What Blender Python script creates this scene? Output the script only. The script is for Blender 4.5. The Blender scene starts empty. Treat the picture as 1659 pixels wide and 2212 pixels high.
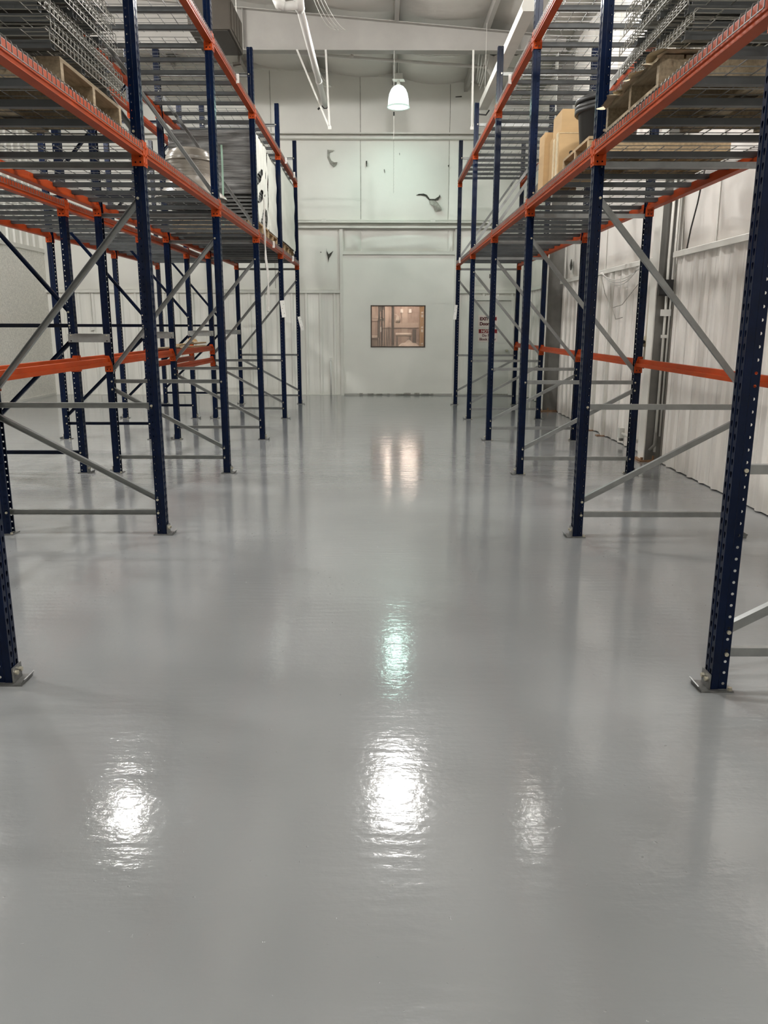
import bpy, bmesh, math, random
from math import sin, cos, pi, radians, sqrt
from mathutils import Vector, Matrix

random.seed(7)
SC = bpy.context.scene
COL = SC.collection

# ------------------------------------------------------------------ camera
F_PX, TILT, ROLL, YAW, CAM_H = 1712.43, 0.2310, 0.0018, -0.0020, 1.5139
cam_d = bpy.data.cameras.new('camera')
cam_d.sensor_fit = 'VERTICAL'
cam_d.sensor_height = 36.0
cam_d.sensor_width = 27.0
cam_d.lens = F_PX / 2212 * 36.0
cam_d.clip_start, cam_d.clip_end = 0.05, 120
cam = bpy.data.objects.new('camera', cam_d)
COL.objects.link(cam)
_rx = Vector((cos(YAW), sin(YAW), 0)); _fy = Vector((-sin(YAW), cos(YAW), 0)); _z = Vector((0, 0, 1))
_f = _fy * cos(TILT) - _z * sin(TILT)
_u = _fy * sin(TILT) + _z * cos(TILT)
_r2 = _rx * cos(ROLL) + _u * sin(ROLL)
_u2 = _u * cos(ROLL) - _rx * sin(ROLL)
cam.matrix_world = Matrix(((_r2.x, _u2.x, -_f.x, 0), (_r2.y, _u2.y, -_f.y, 0), (_r2.z, _u2.z, -_f.z, CAM_H), (0, 0, 0, 1)))
SC.camera = cam

# ------------------------------------------------------------------ world, exposure
w = bpy.data.worlds.new('world'); SC.world = w; w.use_nodes = True
w.node_tree.nodes['Background'].inputs[0].default_value = (0.8, 0.85, 0.9, 1)
w.node_tree.nodes['Background'].inputs[1].default_value = 0.05
SC.view_settings.view_transform = 'Standard'
SC.view_settings.look = 'None'
SC.view_settings.gamma = 1.0
SC.view_settings.use_curve_mapping = False
SC.view_settings.exposure = 1.16
SC.cycles.max_bounces = 8
SC.cycles.diffuse_bounces = 5
SC.cycles.glossy_bounces = 4
SC.cycles.transparent_max_bounces = 12
SC.cycles.caustics_reflective = False
SC.cycles.caustics_refractive = False
SC.cycles.sample_clamp_indirect = 6.0
LAMP_EMIT = 150.0         # strength of the glowing lamp shades
FAR_LAMP_EMIT = 0.8      # the old greenish lamp before the end wall
ROOM_LAMP_EMIT = 70.0     # tubes of the room seen through the window

# ------------------------------------------------------------------ materials
def mat(name, color, rough=0.5, metal=0.0, noise=None, bump=None, coat=0.0, stretch=None, spec=None, streak=None):
    m = bpy.data.materials.new(name); m.use_nodes = True
    nt = m.node_tree; b = nt.nodes['Principled BSDF']
    c4 = (color[0], color[1], color[2], 1)
    b.inputs['Base Color'].default_value = c4
    b.inputs['Roughness'].default_value = rough
    b.inputs['Metallic'].default_value = metal
    if coat: b.inputs['Coat Weight'].default_value = coat; b.inputs['Coat Roughness'].default_value = 0.08
    if spec is not None: b.inputs['Specular IOR Level'].default_value = spec
    if noise or bump:
        tc = nt.nodes.new('ShaderNodeTexCoord'); mp = nt.nodes.new('ShaderNodeMapping')
        nt.links.new(tc.outputs['Object'], mp.inputs['Vector'])
        if stretch: mp.inputs['Scale'].default_value = stretch
    if noise:
        n = nt.nodes.new('ShaderNodeTexNoise'); n.inputs['Scale'].default_value = noise[0]; n.inputs['Detail'].default_value = 5
        nt.links.new(mp.outputs[0], n.inputs['Vector'])
        r = nt.nodes.new('ShaderNodeValToRGB')
        k = noise[1]
        r.color_ramp.elements[0].position = 0.3; r.color_ramp.elements[1].position = 0.7
        r.color_ramp.elements[0].color = (color[0]*(1-k), color[1]*(1-k), color[2]*(1-k), 1)
        r.color_ramp.elements[1].color = (min(1, color[0]*(1+k*.6)), min(1, color[1]*(1+k*.6)), min(1, color[2]*(1+k*.6)), 1)
        if len(noise) > 2:
            d = noise[2]; r.color_ramp.elements[0].color = (d[0], d[1], d[2], 1)
        nt.links.new(n.outputs['Fac'], r.inputs[0]); nt.links.new(r.outputs[0], b.inputs['Base Color'])
    if bump:
        n2 = nt.nodes.new('ShaderNodeTexNoise'); n2.inputs['Scale'].default_value = bump[0]; n2.inputs['Detail'].default_value = 4
        nt.links.new(mp.outputs[0], n2.inputs['Vector'])
        bp = nt.nodes.new('ShaderNodeBump'); bp.inputs['Strength'].default_value = bump[1]; bp.inputs['Distance'].default_value = bump[2]
        nt.links.new(n2.outputs['Fac'], bp.inputs['Height']); nt.links.new(bp.outputs[0], b.inputs['Normal'])
    return m

def emit(name, color, strength):
    m = bpy.data.materials.new(name); m.use_nodes = True
    nt = m.node_tree; nt.nodes.clear()
    e = nt.nodes.new('ShaderNodeEmission'); o = nt.nodes.new('ShaderNodeOutputMaterial')
    e.inputs[0].default_value = (*color, 1); e.inputs[1].default_value = strength
    nt.links.new(e.outputs[0], o.inputs[0]); return m

M = {}
M['navy'] = mat('navy_powder_coat', (0.0011, 0.0062, 0.0265), 0.24, noise=(9, .25), bump=(60, .05, .002), spec=.2)
M['orange'] = mat('orange_powder_coat', (0.38, 0.052, 0.0085), 0.45, noise=(5, .14), spec=.16)
M['galv'] = mat('galvanised_steel', (0.29, 0.297, 0.29), 0.34, 0.45, noise=(14, .14))
M['channel'] = mat('galvanised_channel', (0.082, 0.088, 0.090), 0.45, 0.2, noise=(10, .15))
M['wire'] = mat('galvanised_wire', (0.17, 0.17, 0.165), 0.38, 0.5)
M['oldwire'] = mat('weathered_wire', (0.21, 0.205, 0.18), 0.42, 0.45)
M['bolt'] = mat('zinc_bolt', (0.62, 0.58, 0.46), 0.3, 0.8)
M['plate'] = mat('bare_plate_steel', (0.20, 0.20, 0.195), 0.34, 0.6, noise=(30, .35))
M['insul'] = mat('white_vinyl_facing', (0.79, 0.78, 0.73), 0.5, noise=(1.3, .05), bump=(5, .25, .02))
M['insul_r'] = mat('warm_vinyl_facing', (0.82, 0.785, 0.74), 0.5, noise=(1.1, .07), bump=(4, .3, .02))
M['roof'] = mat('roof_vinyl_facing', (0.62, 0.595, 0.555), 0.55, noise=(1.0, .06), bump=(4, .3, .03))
M['liner'] = mat('white_liner_panel', (0.82, 0.81, 0.76), 0.42, noise=(2.2, .08), stretch=(4, 4, .35))
M['liner_r'] = mat('dusty_liner_panel', (0.82, 0.79, 0.745), 0.42, noise=(2.4, .14), stretch=(1, 3, .4))
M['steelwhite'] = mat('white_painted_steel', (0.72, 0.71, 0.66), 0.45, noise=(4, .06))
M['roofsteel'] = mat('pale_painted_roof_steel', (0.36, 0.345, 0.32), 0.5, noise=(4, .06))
M['wallboard'] = mat('white_painted_board', (0.83, 0.82, 0.77), 0.55, noise=(1.6, .04), bump=(60, .12, .004))
M['stucco'] = mat('white_stucco', (0.82, 0.80, 0.74), 0.8, noise=(45, .22), bump=(55, .55, .02))
M['greydoor'] = mat('grey_white_door_paint', (0.70, 0.70, 0.655), 0.5, noise=(3, .06))
M['colgrey'] = mat('grey_steel_and_web_shade', (0.17, 0.165, 0.15), 0.6, noise=(6, .2))  # grey steel fittings, and the shade painted into the column recesses
M['dark'] = mat('dark_gap', (0.02, 0.02, 0.02), 0.8)
M['tear'] = mat('torn_insulation_dark', (0.07, 0.065, 0.055), 0.9, noise=(30, .5))
M['flap'] = mat('torn_grey_facing', (0.36, 0.35, 0.31), 0.7, noise=(20, .3))
M['brown'] = mat('brown_heater_casing', (0.042, 0.034, 0.025), 0.5, noise=(4, .15))
M['pvc'] = mat('white_pvc', (0.72, 0.71, 0.68), 0.35)
M['wood'] = mat('pallet_wood', (0.40, 0.29, 0.165), 0.75, noise=(6, .3), stretch=(8, 1.2, 8), bump=(25, .2, .003))
M['wood2'] = mat('weathered_pallet_wood', (0.31, 0.245, 0.16), 0.8, noise=(7, .35), stretch=(8, 1.2, 8))
M['card'] = mat('kraft_cardboard', (0.50, 0.335, 0.165), 0.75, noise=(3, .08), stretch=(1, 1, 6))
M['cardedge'] = mat('torn_cardboard_sheet', (0.46, 0.38, 0.26), 0.85, noise=(14, .35))
M['tape'] = mat('cloudy_packing_tape', (0.66, 0.55, 0.36), 0.3, noise=(30, .3))
M['blackplastic'] = mat('black_plastic', (0.012, 0.012, 0.012), 0.38, bump=(40, .06, .002))
M['film'] = mat('dark_stretch_film', (0.20, 0.20, 0.195), 0.2, noise=(5, .55), stretch=(.6, .6, 9), bump=(9, .6, .03))
M['panelstack'] = mat('grey_stacked_panels', (0.15, 0.15, 0.145), 0.4, 0.2, noise=(8, .35))
M['whitefilm'] = mat('white_stretch_film', (0.74, 0.74, 0.68), 0.3, noise=(5, .08), bump=(8, .5, .02))
M['taupe'] = mat('taupe_shrink_cover', (0.20, 0.18, 0.15), 0.24, noise=(3, .18), stretch=(1, 1, 7), bump=(6, .35, .02))
M['paper'] = mat('white_paper', (0.82, 0.82, 0.78), 0.6)
M['ink'] = mat('dark_red_ink', (0.09, 0.005, 0.011), 0.6)
M['red'] = mat('red_sign_ink', (0.24, 0.008, 0.012), 0.55)
M['pinkwhite'] = mat('sign_white', (0.78, 0.70, 0.66), 0.5)
M['black'] = mat('black_rubber', (0.012, 0.011, 0.01), 0.55)
M['rust'] = mat('rusty_base', (0.22, 0.12, 0.06), 0.8, noise=(18, .5))
M['green'] = mat('pale_green_strap', (0.28, 0.42, 0.33), 0.5)
M['blackink'] = mat('black_print', (0.015, 0.013, 0.012), 0.6)
M['lampshade'] = emit('glowing_lamp_glass', (0.86, 1.0, 0.92), FAR_LAMP_EMIT)
M['lampinner'] = emit('glowing_lamp_mouth', (0.62, 1.0, 0.86), FAR_LAMP_EMIT * 42)
M['lamprim'] = emit('glowing_lamp_rim', (0.80, 1.0, 0.88), .36)
M['lampwarm'] = emit('glowing_lamp_glass_neutral', (1.0, 0.985, 0.955), LAMP_EMIT * .012)
M['lamplens_dim'] = emit('ageing_drop_lens', (1.0, 0.97, 0.93), LAMP_EMIT * .22)
M['lamplens_fill'] = emit('fill_drop_lens', (1.0, 0.985, 0.955), LAMP_EMIT * 2.2)  # stronger lens for the added lamp that brightens the left wall
M['lamplens'] = emit('glowing_drop_lens', (1.0, 0.985, 0.955), LAMP_EMIT)
M['tube'] = emit('glowing_tube', (1.0, 0.94, 0.87), ROOM_LAMP_EMIT)
M['roomwood'] = mat('brown_crate_wood', (0.36, 0.28, 0.235), 0.7, noise=(5, .25), stretch=(6, 1, 1))
M['roomwood2'] = mat('pale_crate_batten', (0.46, 0.38, 0.32), 0.7)
M['roomgrey'] = mat('steel_grey_paint', (0.10, 0.095, 0.09), 0.5)
M['roomwhite'] = mat('white_sacking', (0.75, 0.68, 0.60), 0.7, noise=(8, .15), bump=(10, .5, .02))

# grey glossy epoxy floor: colour wear, roller ripples and orange peel in the coat
def floor_material():
    m = bpy.data.materials.new('grey_epoxy_floor'); m.use_nodes = True
    nt = m.node_tree; b = nt.nodes['Principled BSDF']; L = nt.links
    tc = nt.nodes.new('ShaderNodeTexCoord')
    n = nt.nodes.new('ShaderNodeTexNoise'); n.inputs['Scale'].default_value = .7; n.inputs['Detail'].default_value = 4
    L.new(tc.outputs['Object'], n.inputs['Vector'])
    r = nt.nodes.new('ShaderNodeValToRGB')
    r.color_ramp.elements[0].position = .35; r.color_ramp.elements[0].color = (.212, .220, .222, 1)
    r.color_ramp.elements[1].position = .68; r.color_ramp.elements[1].color = (.237, .245, .247, 1)
    L.new(n.outputs['Fac'], r.inputs[0]); L.new(r.outputs[0], b.inputs['Base Color'])
    b.inputs['Roughness'].default_value = .105
    b.inputs['IOR'].default_value = 1.62
    # fine orange peel
    n1 = nt.nodes.new('ShaderNodeTexNoise'); n1.inputs['Scale'].default_value = 38; n1.inputs['Detail'].default_value = 3
    L.new(tc.outputs['Object'], n1.inputs['Vector'])
    # broad undulation across the aisle (roller laps)
    mp = nt.nodes.new('ShaderNodeMapping'); mp.inputs['Scale'].default_value = (.7, 2.6, 1)
    L.new(tc.outputs['Object'], mp.inputs['Vector'])
    n2 = nt.nodes.new('ShaderNodeTexNoise'); n2.inputs['Scale'].default_value = 2.2; n2.inputs['Detail'].default_value = 5; n2.inputs['Roughness'].default_value = .62
    L.new(mp.outputs[0], n2.inputs['Vector'])
    b1 = nt.nodes.new('ShaderNodeBump'); b1.inputs['Strength'].default_value = .13; b1.inputs['Distance'].default_value = .004
    b2 = nt.nodes.new('ShaderNodeBump'); b2.inputs['Strength'].default_value = .12; b2.inputs['Distance'].default_value = .02
    L.new(n2.outputs['Fac'], b2.inputs['Height']); L.new(n1.outputs['Fac'], b1.inputs['Height'])
    # roller ripples: narrow bands across the aisle where a mask allows
    wv = nt.nodes.new('ShaderNodeTexWave'); wv.wave_type = 'BANDS'; wv.bands_direction = 'Y'
    wv.inputs['Scale'].default_value = 5.5; wv.inputs['Distortion'].default_value = 5; wv.inputs['Detail'].default_value = 2; wv.inputs['Detail Scale'].default_value = .6
    L.new(tc.outputs['Object'], wv.inputs['Vector'])
    mk = nt.nodes.new('ShaderNodeTexNoise'); mk.inputs['Scale'].default_value = .9; L.new(tc.outputs['Object'], mk.inputs['Vector'])
    mr = nt.nodes.new('ShaderNodeMapRange'); mr.inputs[1].default_value = .48; mr.inputs[2].default_value = .62; L.new(mk.outputs['Fac'], mr.inputs[0])
    ml = nt.nodes.new('ShaderNodeMath'); ml.operation = 'MULTIPLY'; L.new(wv.outputs['Fac'], ml.inputs[0]); L.new(mr.outputs[0], ml.inputs[1])
    b3 = nt.nodes.new('ShaderNodeBump'); b3.inputs['Strength'].default_value = .045; b3.inputs['Distance'].default_value = .006
    L.new(ml.outputs[0], b3.inputs['Height'])
    sn = nt.nodes.new('ShaderNodeTexNoise'); sn.inputs['Scale'].default_value = 48; sn.inputs['Detail'].default_value = 1; L.new(tc.outputs['Object'], sn.inputs['Vector'])
    sr = nt.nodes.new('ShaderNodeMapRange'); sr.inputs[1].default_value = .76; sr.inputs[2].default_value = .86; L.new(sn.outputs['Fac'], sr.inputs[0])
    b4 = nt.nodes.new('ShaderNodeBump'); b4.inputs['Strength'].default_value = .5; b4.inputs['Distance'].default_value = .004
    L.new(sr.outputs[0], b4.inputs['Height']); L.new(b3.outputs[0], b4.inputs['Normal']); L.new(b4.outputs[0], b2.inputs['Normal'])
    L.new(b2.outputs[0], b1.inputs['Normal']); L.new(b1.outputs[0], b.inputs['Normal'])
    return m
M['floor'] = floor_material()

def glass_material():
    m = bpy.data.materials.new('brown_tinted_pane'); m.use_nodes = True
    nt = m.node_tree; nt.nodes.clear(); L = nt.links
    o = nt.nodes.new('ShaderNodeOutputMaterial'); mx = nt.nodes.new('ShaderNodeMixShader')
    t = nt.nodes.new('ShaderNodeBsdfTransparent'); t.inputs[0].default_value = (.80, .74, .70, 1)
    g = nt.nodes.new('ShaderNodeBsdfGlossy'); g.inputs['Roughness'].default_value = .03
    fr = nt.nodes.new('ShaderNodeFresnel'); fr.inputs['IOR'].default_value = 1.5
    L.new(fr.outputs[0], mx.inputs[0]); L.new(t.outputs[0], mx.inputs[1]); L.new(g.outputs[0], mx.inputs[2]); dd = nt.nodes.new('ShaderNodeBsdfDiffuse'); dd.inputs[0].default_value = (.55, .46, .42, 1); m2 = nt.nodes.new('ShaderNodeMixShader'); m2.inputs[0].default_value = .22
    L.new(mx.outputs[0], m2.inputs[1]); L.new(dd.outputs[0], m2.inputs[2]); L.new(m2.outputs[0], o.inputs[0])
    return m
M['pane'] = glass_material()

def film_material():
    m = bpy.data.materials.new('clear_hanging_film'); m.use_nodes = True
    nt = m.node_tree; nt.nodes.clear(); L = nt.links
    o = nt.nodes.new('ShaderNodeOutputMaterial'); mx = nt.nodes.new('ShaderNodeMixShader'); mx.inputs[0].default_value = .75
    t = nt.nodes.new('ShaderNodeBsdfTransparent'); p = nt.nodes.new('ShaderNodeBsdfPrincipled')
    p.inputs['Base Color'].default_value = (.78, .76, .72, 1); p.inputs['Roughness'].default_value = .3
    L.new(t.outputs[0], mx.inputs[1]); L.new(p.outputs[0], mx.inputs[2]); L.new(mx.outputs[0], o.inputs[0]); return m
M['clearfilm'] = film_material()

# ------------------------------------------------------------------ mesh helpers
class MB:
    def __init__(self): self.v = []; self.f = []
    def add(self, vs, fs):
        k = len(self.v); self.v += [tuple(p) for p in vs]; self.f += [tuple(i + k for i in q) for q in fs]; return self
    def box(self, a, b):
        (x0, y0, z0), (x1, y1, z1) = a, b
        return self.add([(x0,y0,z0),(x1,y0,z0),(x1,y1,z0),(x0,y1,z0),(x0,y0,z1),(x1,y0,z1),(x1,y1,z1),(x0,y1,z1)],
                        [(0,3,2,1),(4,5,6,7),(0,1,5,4),(1,2,6,5),(2,3,7,6),(3,0,4,7)])
    def chbox(self, a, b, c):          # box with chamfered vertical edges and top edge
        (x0, y0, z0), (x1, y1, z1) = a, b
        def ring(i, z): return [(x0+i+c,y0+i,z),(x1-i-c,y0+i,z),(x1-i,y0+i+c,z),(x1-i,y1-i-c,z),(x1-i-c,y1-i,z),(x0+i+c,y1-i,z),(x0+i,y1-i-c,z),(x0+i,y0+i+c,z)]
        vs = ring(0, z0) + ring(0, z1 - c) + ring(c * .6, z1)
        fs = [tuple(range(7, -1, -1)), tuple(range(16, 24))]
        for r in (0, 8):
            for i in range(8): fs.append((r+i, r+(i+1) % 8, r+8+(i+1) % 8, r+8+i))
        return self.add(vs, fs)
    def prism(self, prof, o, u, v, wv):    # closed polygon (u,v) at o, swept along vector wv
        o, u, v, wv = Vector(o), Vector(u), Vector(v), Vector(wv); n = len(prof)
        a = [o + u * p[0] + v * p[1] for p in prof]; b = [p + wv for p in a]
        return self.add(a + b, [tuple(range(n-1, -1, -1)), tuple(range(n, 2*n))] + [(i, (i+1) % n, n + (i+1) % n, n + i) for i in range(n)])
    def sheet(self, prof, o, u, v, wv):    # open profile swept: a thin folded sheet
        o, u, v, wv = Vector(o), Vector(u), Vector(v), Vector(wv); n = len(prof)
        a = [o + u * p[0] + v * p[1] for p in prof]; b = [p + wv for p in a]
        return self.add(a + b, [(i, i+1, n+i+1, n+i) for i in range(n-1)])
    def tube(self, pts, r, n=6, cap=True):
        pts = [Vector(p) for p in pts]; rings = []
        ref = None
        for i, p in enumerate(pts):
            d = (pts[min(i+1, len(pts)-1)] - pts[max(i-1, 0)])
            if d.length < 1e-9: d = Vector((0, 0, 1))
            d.normalize()
            if ref is None:
                ref = Vector((0, 0, 1)) if abs(d.z) < .9 else Vector((1, 0, 0))
            a = d.cross(ref)
            if a.length < 1e-4: a = d.orthogonal()
            a.normalize(); b = d.cross(a); ref = -b if (-b).dot(ref) >= 0 else b
            rr = r[i] if isinstance(r, (list, tuple)) else r
            rings.append([p + (a * cos(2*pi*(k+.5)/n) + b * sin(2*pi*(k+.5)/n)) * rr for k in range(n)])
        vs = [q for rg in rings for q in rg]; fs = []
        for i in range(len(rings)-1):
            for k in range(n): fs.append((i*n+k, i*n+(k+1) % n, (i+1)*n+(k+1) % n, (i+1)*n+k))
        if cap: fs += [tuple(range(n-1, -1, -1)), tuple((len(rings)-1)*n + k for k in range(n))]
        return self.add(vs, fs)
    def cyl(self, p, q, r, n=12): return self.tube([p, q], r, n)
    def lathe(self, prof, c, n=24, cap=False):
        vs = []; fs = []; m = len(prof)
        for (r, z) in prof:
            for k in range(n): vs.append((c[0] + r*cos(2*pi*k/n), c[1] + r*sin(2*pi*k/n), c[2] + z))
        for i in range(m-1):
            for k in range(n): fs.append((i*n+k, i*n+(k+1) % n, (i+1)*n+(k+1) % n, (i+1)*n+k))
        if cap: fs += [tuple(range(n-1, -1, -1)), tuple((m-1)*n + k for k in range(n))]
        return self.add(vs, fs)
    def grid(self, nu, nv, fn, skip=None):
        vs = [fn(i/nu, j/nv) for j in range(nv+1) for i in range(nu+1)]
        fs = [(j*(nu+1)+i, j*(nu+1)+i+1, (j+1)*(nu+1)+i+1, (j+1)*(nu+1)+i) for j in range(nv) for i in range(nu) if not (skip and skip(i, j))]
        return self.add(vs, fs)
    def mesh(self, name, m, smooth=False):
        me = bpy.data.meshes.new(name); me.from_pydata(self.v, [], self.f)
        bm = bmesh.new(); bm.from_mesh(me); bmesh.ops.recalc_face_normals(bm, faces=bm.faces); bm.to_mesh(me); bm.free()
        me.materials.append(m)
        if smooth: me.polygons.foreach_set('use_smooth', [True] * len(me.polygons))
        me.update(); return me
    def build(self, name, m, parent=None, smooth=False, loc=None):
        return put(name, self.mesh(name, m, smooth), parent, loc)

def put(name, me, parent=None, loc=None, rot=0.0):
    o = bpy.data.objects.new(name, me); COL.objects.link(o)
    if parent is not None: o.parent = parent
    if loc is not None: o.location = loc
    if rot: o.rotation_euler = (0, 0, rot)
    return o

def thing(name, label, cat, loc=(0, 0, 0), rot=0.0, group=None):
    o = put(name, None, None, loc, rot); o.empty_display_size = .05
    return tag(o, label, cat, group)

def tag(o, label, cat, group=None, kind=None):
    o['label'] = label; o['category'] = cat
    if group: o['group'] = group
    if kind: o['kind'] = kind
    return o

def dup(root, loc, rot, label, group=None):
    r = root.copy(); COL.objects.link(r); r.location = loc; r.rotation_euler = (0, 0, rot); r['label'] = label
    if group: r['group'] = group
    for ch in list(root.children):
        c = ch.copy(); COL.objects.link(c); c.parent = r
        for g in list(ch.children):
            d = g.copy(); COL.objects.link(d); d.parent = c
    return r

def text_part(s, size, m, parent, loc, rot, bold=.0, name='lettering', align='LEFT'):
    cu = bpy.data.curves.new(name, 'FONT'); cu.body = s; cu.size = size; cu.offset = bold; cu.extrude = .0008
    cu.align_x = align
    t = bpy.data.objects.new(name, cu); COL.objects.link(t)
    bpy.context.view_layer.update()
    me = bpy.data.meshes.new_from_object(t.evaluated_get(bpy.context.evaluated_depsgraph_get()))
    bpy.data.objects.remove(t); me.materials.clear(); me.materials.append(m)
    o = put(name, me, parent, loc); o.rotation_euler = rot; return o

# ------------------------------------------------------------------ the room
WB = 17.9           # back wall plane (y)
XL, XR = -7.30, 3.15
YF = -6.0           # wall behind the camera
def roof_z(x): return 6.53 - 0.078 * x      # purlin underside is 0.2 lower

fl = MB().grid(10, 24, lambda u, v: (-7.6 + 11.2*u, YF - .1 + (WB + .05 - YF + .1)*v, 0)).build('floor', M['floor'])
tag(fl, 'glossy grey epoxy floor of the warehouse aisle', 'floor', kind='structure')

# ---- ceiling: vinyl faced blankets sagging between purlins, purlins, rafter
ceil = put('ceiling', None); tag(ceil, 'sloping white insulated roof underside with purlins and a deep rafter', 'ceiling', kind='structure')
PX = [-7.28, -5.78, -4.28, -2.79, -1.30, .22, 1.70, 3.22]
RY = 14.4
for i in range(len(PX)-1):
    x0, x1 = PX[i], PX[i+1]
    spans = [(YF, -1.5), (-1.5, 3.8), (3.8, 9.1), (9.1, RY), (RY, WB)]
    for (ya, yb) in spans:
        def fn(u, v, x0=x0, x1=x1, ya=ya, yb=yb):
            x = x0 + (x1-x0)*u; y = ya + (yb-ya)*v
            s = .13 * (4*u*(1-u)) * (1 - .25*abs(2*v-1)**6) + .06*(1 - (2*v-1)**2) * (4*u*(1-u))
            return (x, y, roof_z(x) - s - .015*sin(7*y + 3*x))
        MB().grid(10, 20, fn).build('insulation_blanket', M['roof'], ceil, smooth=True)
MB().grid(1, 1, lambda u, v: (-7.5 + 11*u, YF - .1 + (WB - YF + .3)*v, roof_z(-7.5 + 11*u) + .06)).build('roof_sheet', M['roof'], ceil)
for x in PX:
    z = roof_z(x)
    zp = [(-.035, -.20), (.035, -.20), (.035, -.192), (-.027, -.192), (-.027, 0), (.06, 0), (.06, .008), (-.035, .008)]
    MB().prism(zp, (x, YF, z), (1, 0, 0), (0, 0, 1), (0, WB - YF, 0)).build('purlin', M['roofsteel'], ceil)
rb = 5.90
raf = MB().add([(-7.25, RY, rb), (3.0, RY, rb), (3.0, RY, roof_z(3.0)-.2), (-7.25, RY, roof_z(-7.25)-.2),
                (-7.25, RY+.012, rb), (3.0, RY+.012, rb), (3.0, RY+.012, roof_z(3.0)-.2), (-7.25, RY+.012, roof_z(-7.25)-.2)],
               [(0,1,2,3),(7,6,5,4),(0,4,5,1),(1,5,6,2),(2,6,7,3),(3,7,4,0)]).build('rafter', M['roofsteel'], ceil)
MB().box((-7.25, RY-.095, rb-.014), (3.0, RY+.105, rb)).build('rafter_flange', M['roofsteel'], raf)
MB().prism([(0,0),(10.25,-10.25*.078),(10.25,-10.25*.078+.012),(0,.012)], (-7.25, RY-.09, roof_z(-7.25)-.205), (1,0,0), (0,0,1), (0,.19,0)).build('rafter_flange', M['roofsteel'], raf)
for x in (-5.4, -2.28, 1.2 + 1.0):
    MB().box((x-.004, RY-.085, rb), (x+.004, RY, roof_z(x)-.21)).build('rafter_stiffener', M['roofsteel'], raf)
# round bar sag braces in the roof plane
MB().tube([(1.95, 11.6, 6.16), (2.9, 14.2, 6.05)], .013, 6).build('brace_rod', M['roofsteel'], ceil)
MB().tube([(1.60, 14.6, 6.10), (2.15, 17.5, 5.95)], .013, 6).build('brace_rod', M['roofsteel'], ceil)

# ---- back wall
wb = MB()
wx0, wx1, wz0, wz1 = -.263, .935, 1.048, 1.945       # window opening
wb.box((-7.6, WB, 0), (wx0, WB+.12, 7.4)); wb.box((wx1, WB, 0), (3.6, WB+.12, 7.4))
wb.box((wx0, WB, 0), (wx1, WB+.12, wz0)); wb.box((wx0, WB, wz1), (wx1, WB+.12, 7.4))
wallb = wb.build('wall_back', M['wallboard']); tag(wallb, 'white insulated end wall with a window, behind the racks', 'wall', kind='structure')

def pillow(parent, x0, x1, z0, z1, y, bulge, m, nu=10, nv=10):
    def fn(u, v):
        e = (1 - abs(2*u-1)**5) * (1 - abs(2*v-1)**5)
        wv = .006*sin(9*u + 4*v) + .004*sin(17*v - 6*u)
        return (x0 + (x1-x0)*u, y - bulge*e - wv*e, z0 + (z1-z0)*v)
    return MB().grid(nu, nv, fn).build('insulation_blanket', m, parent, smooth=True)
seams = [-7.3, -6.05, -4.19, -2.33, -.47, 1.39, 3.15]
for a, b in zip(seams[:-1], seams[1:]):
    pillow(wallb, a+.004, b-.004, 5.36, 6.72, WB-.01, .05, M['insul'])
    pillow(wallb, a+.004, b-.004, 3.62, 5.30, WB-.01, .055, M['insul'])
for a, b in ((-7.3, -6.05), (-6.05, -4.19), (-4.19, -2.33), (-2.33, -.97)):
    pillow(wallb, a+.004, b-.004, 2.27, 3.55, WB-.01, .07, M['insul'])
for a, b in ((-.84, -.47), (-.45, 1.39), (1.41, 1.52)):
    pillow(wallb, a, b, 3.07, 3.50, WB-.01, .05, M['insul'])
pillow(wallb, 1.66, 3.14, 2.27, 3.55, WB-.01, .07, M['insul'])
for (x, z0, z1) in ((-.47, 3.63, 5.29), (1.39, 3.63, 5.29), (-.47, 5.37, 6.5), (1.39, 5.37, 6.35), (-2.33, 5.37, 6.6), (-2.33, 2.3, 3.5)):
    MB().tube([(x, WB-.012, z0), (x+.004, WB-.015, (z0+z1)/2), (x-.003, WB-.012, z1)], .006, 5).build('seam', M['flap'], wallb)
# big flush board over the old doorway, round the window
pb = MB()
pb.box((-.86, WB-.03, 0.03), (wx0, WB+.001, 3.02)); pb.box((wx1, WB-.03, 0.03), (1.55, WB+.001, 3.02))
pb.box((wx0, WB-.03, 0.03), (wx1, WB+.001, wz0)); pb.box((wx0, WB-.03, wz1), (wx1, WB+.001, 3.02))
pb.build('infill_board', M['wallboard'], wallb)
MB().box((-.926, WB-.10, 0), (-.856, WB, 3.52)).build('door_jamb', M['steelwhite'], wallb)
MB().box((1.548, WB-.10, 0), (1.622, WB, 3.52)).build('door_jamb', M['steelwhite'], wallb)
MB().box((-.856, WB-.075, 3.0), (1.548, WB, 3.062)).build('door_header', M['steelwhite'], wallb)
MB().box((1.06, WB-.036, 1.985), (1.376, WB-.029, 2.136)).build('cover_plate', M['wallboard'], wallb)
stain = MB()
for k in range(9):
    x = -.5 + .2*k + random.uniform(-.05, .05); l = random.uniform(.05, .22)
    stain.box((x, WB-.033, .012), (x+l, WB-.028, .03+random.uniform(.0, .02)))
stain.build('worn_bottom_edge', M['flap'], wallb)

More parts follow.
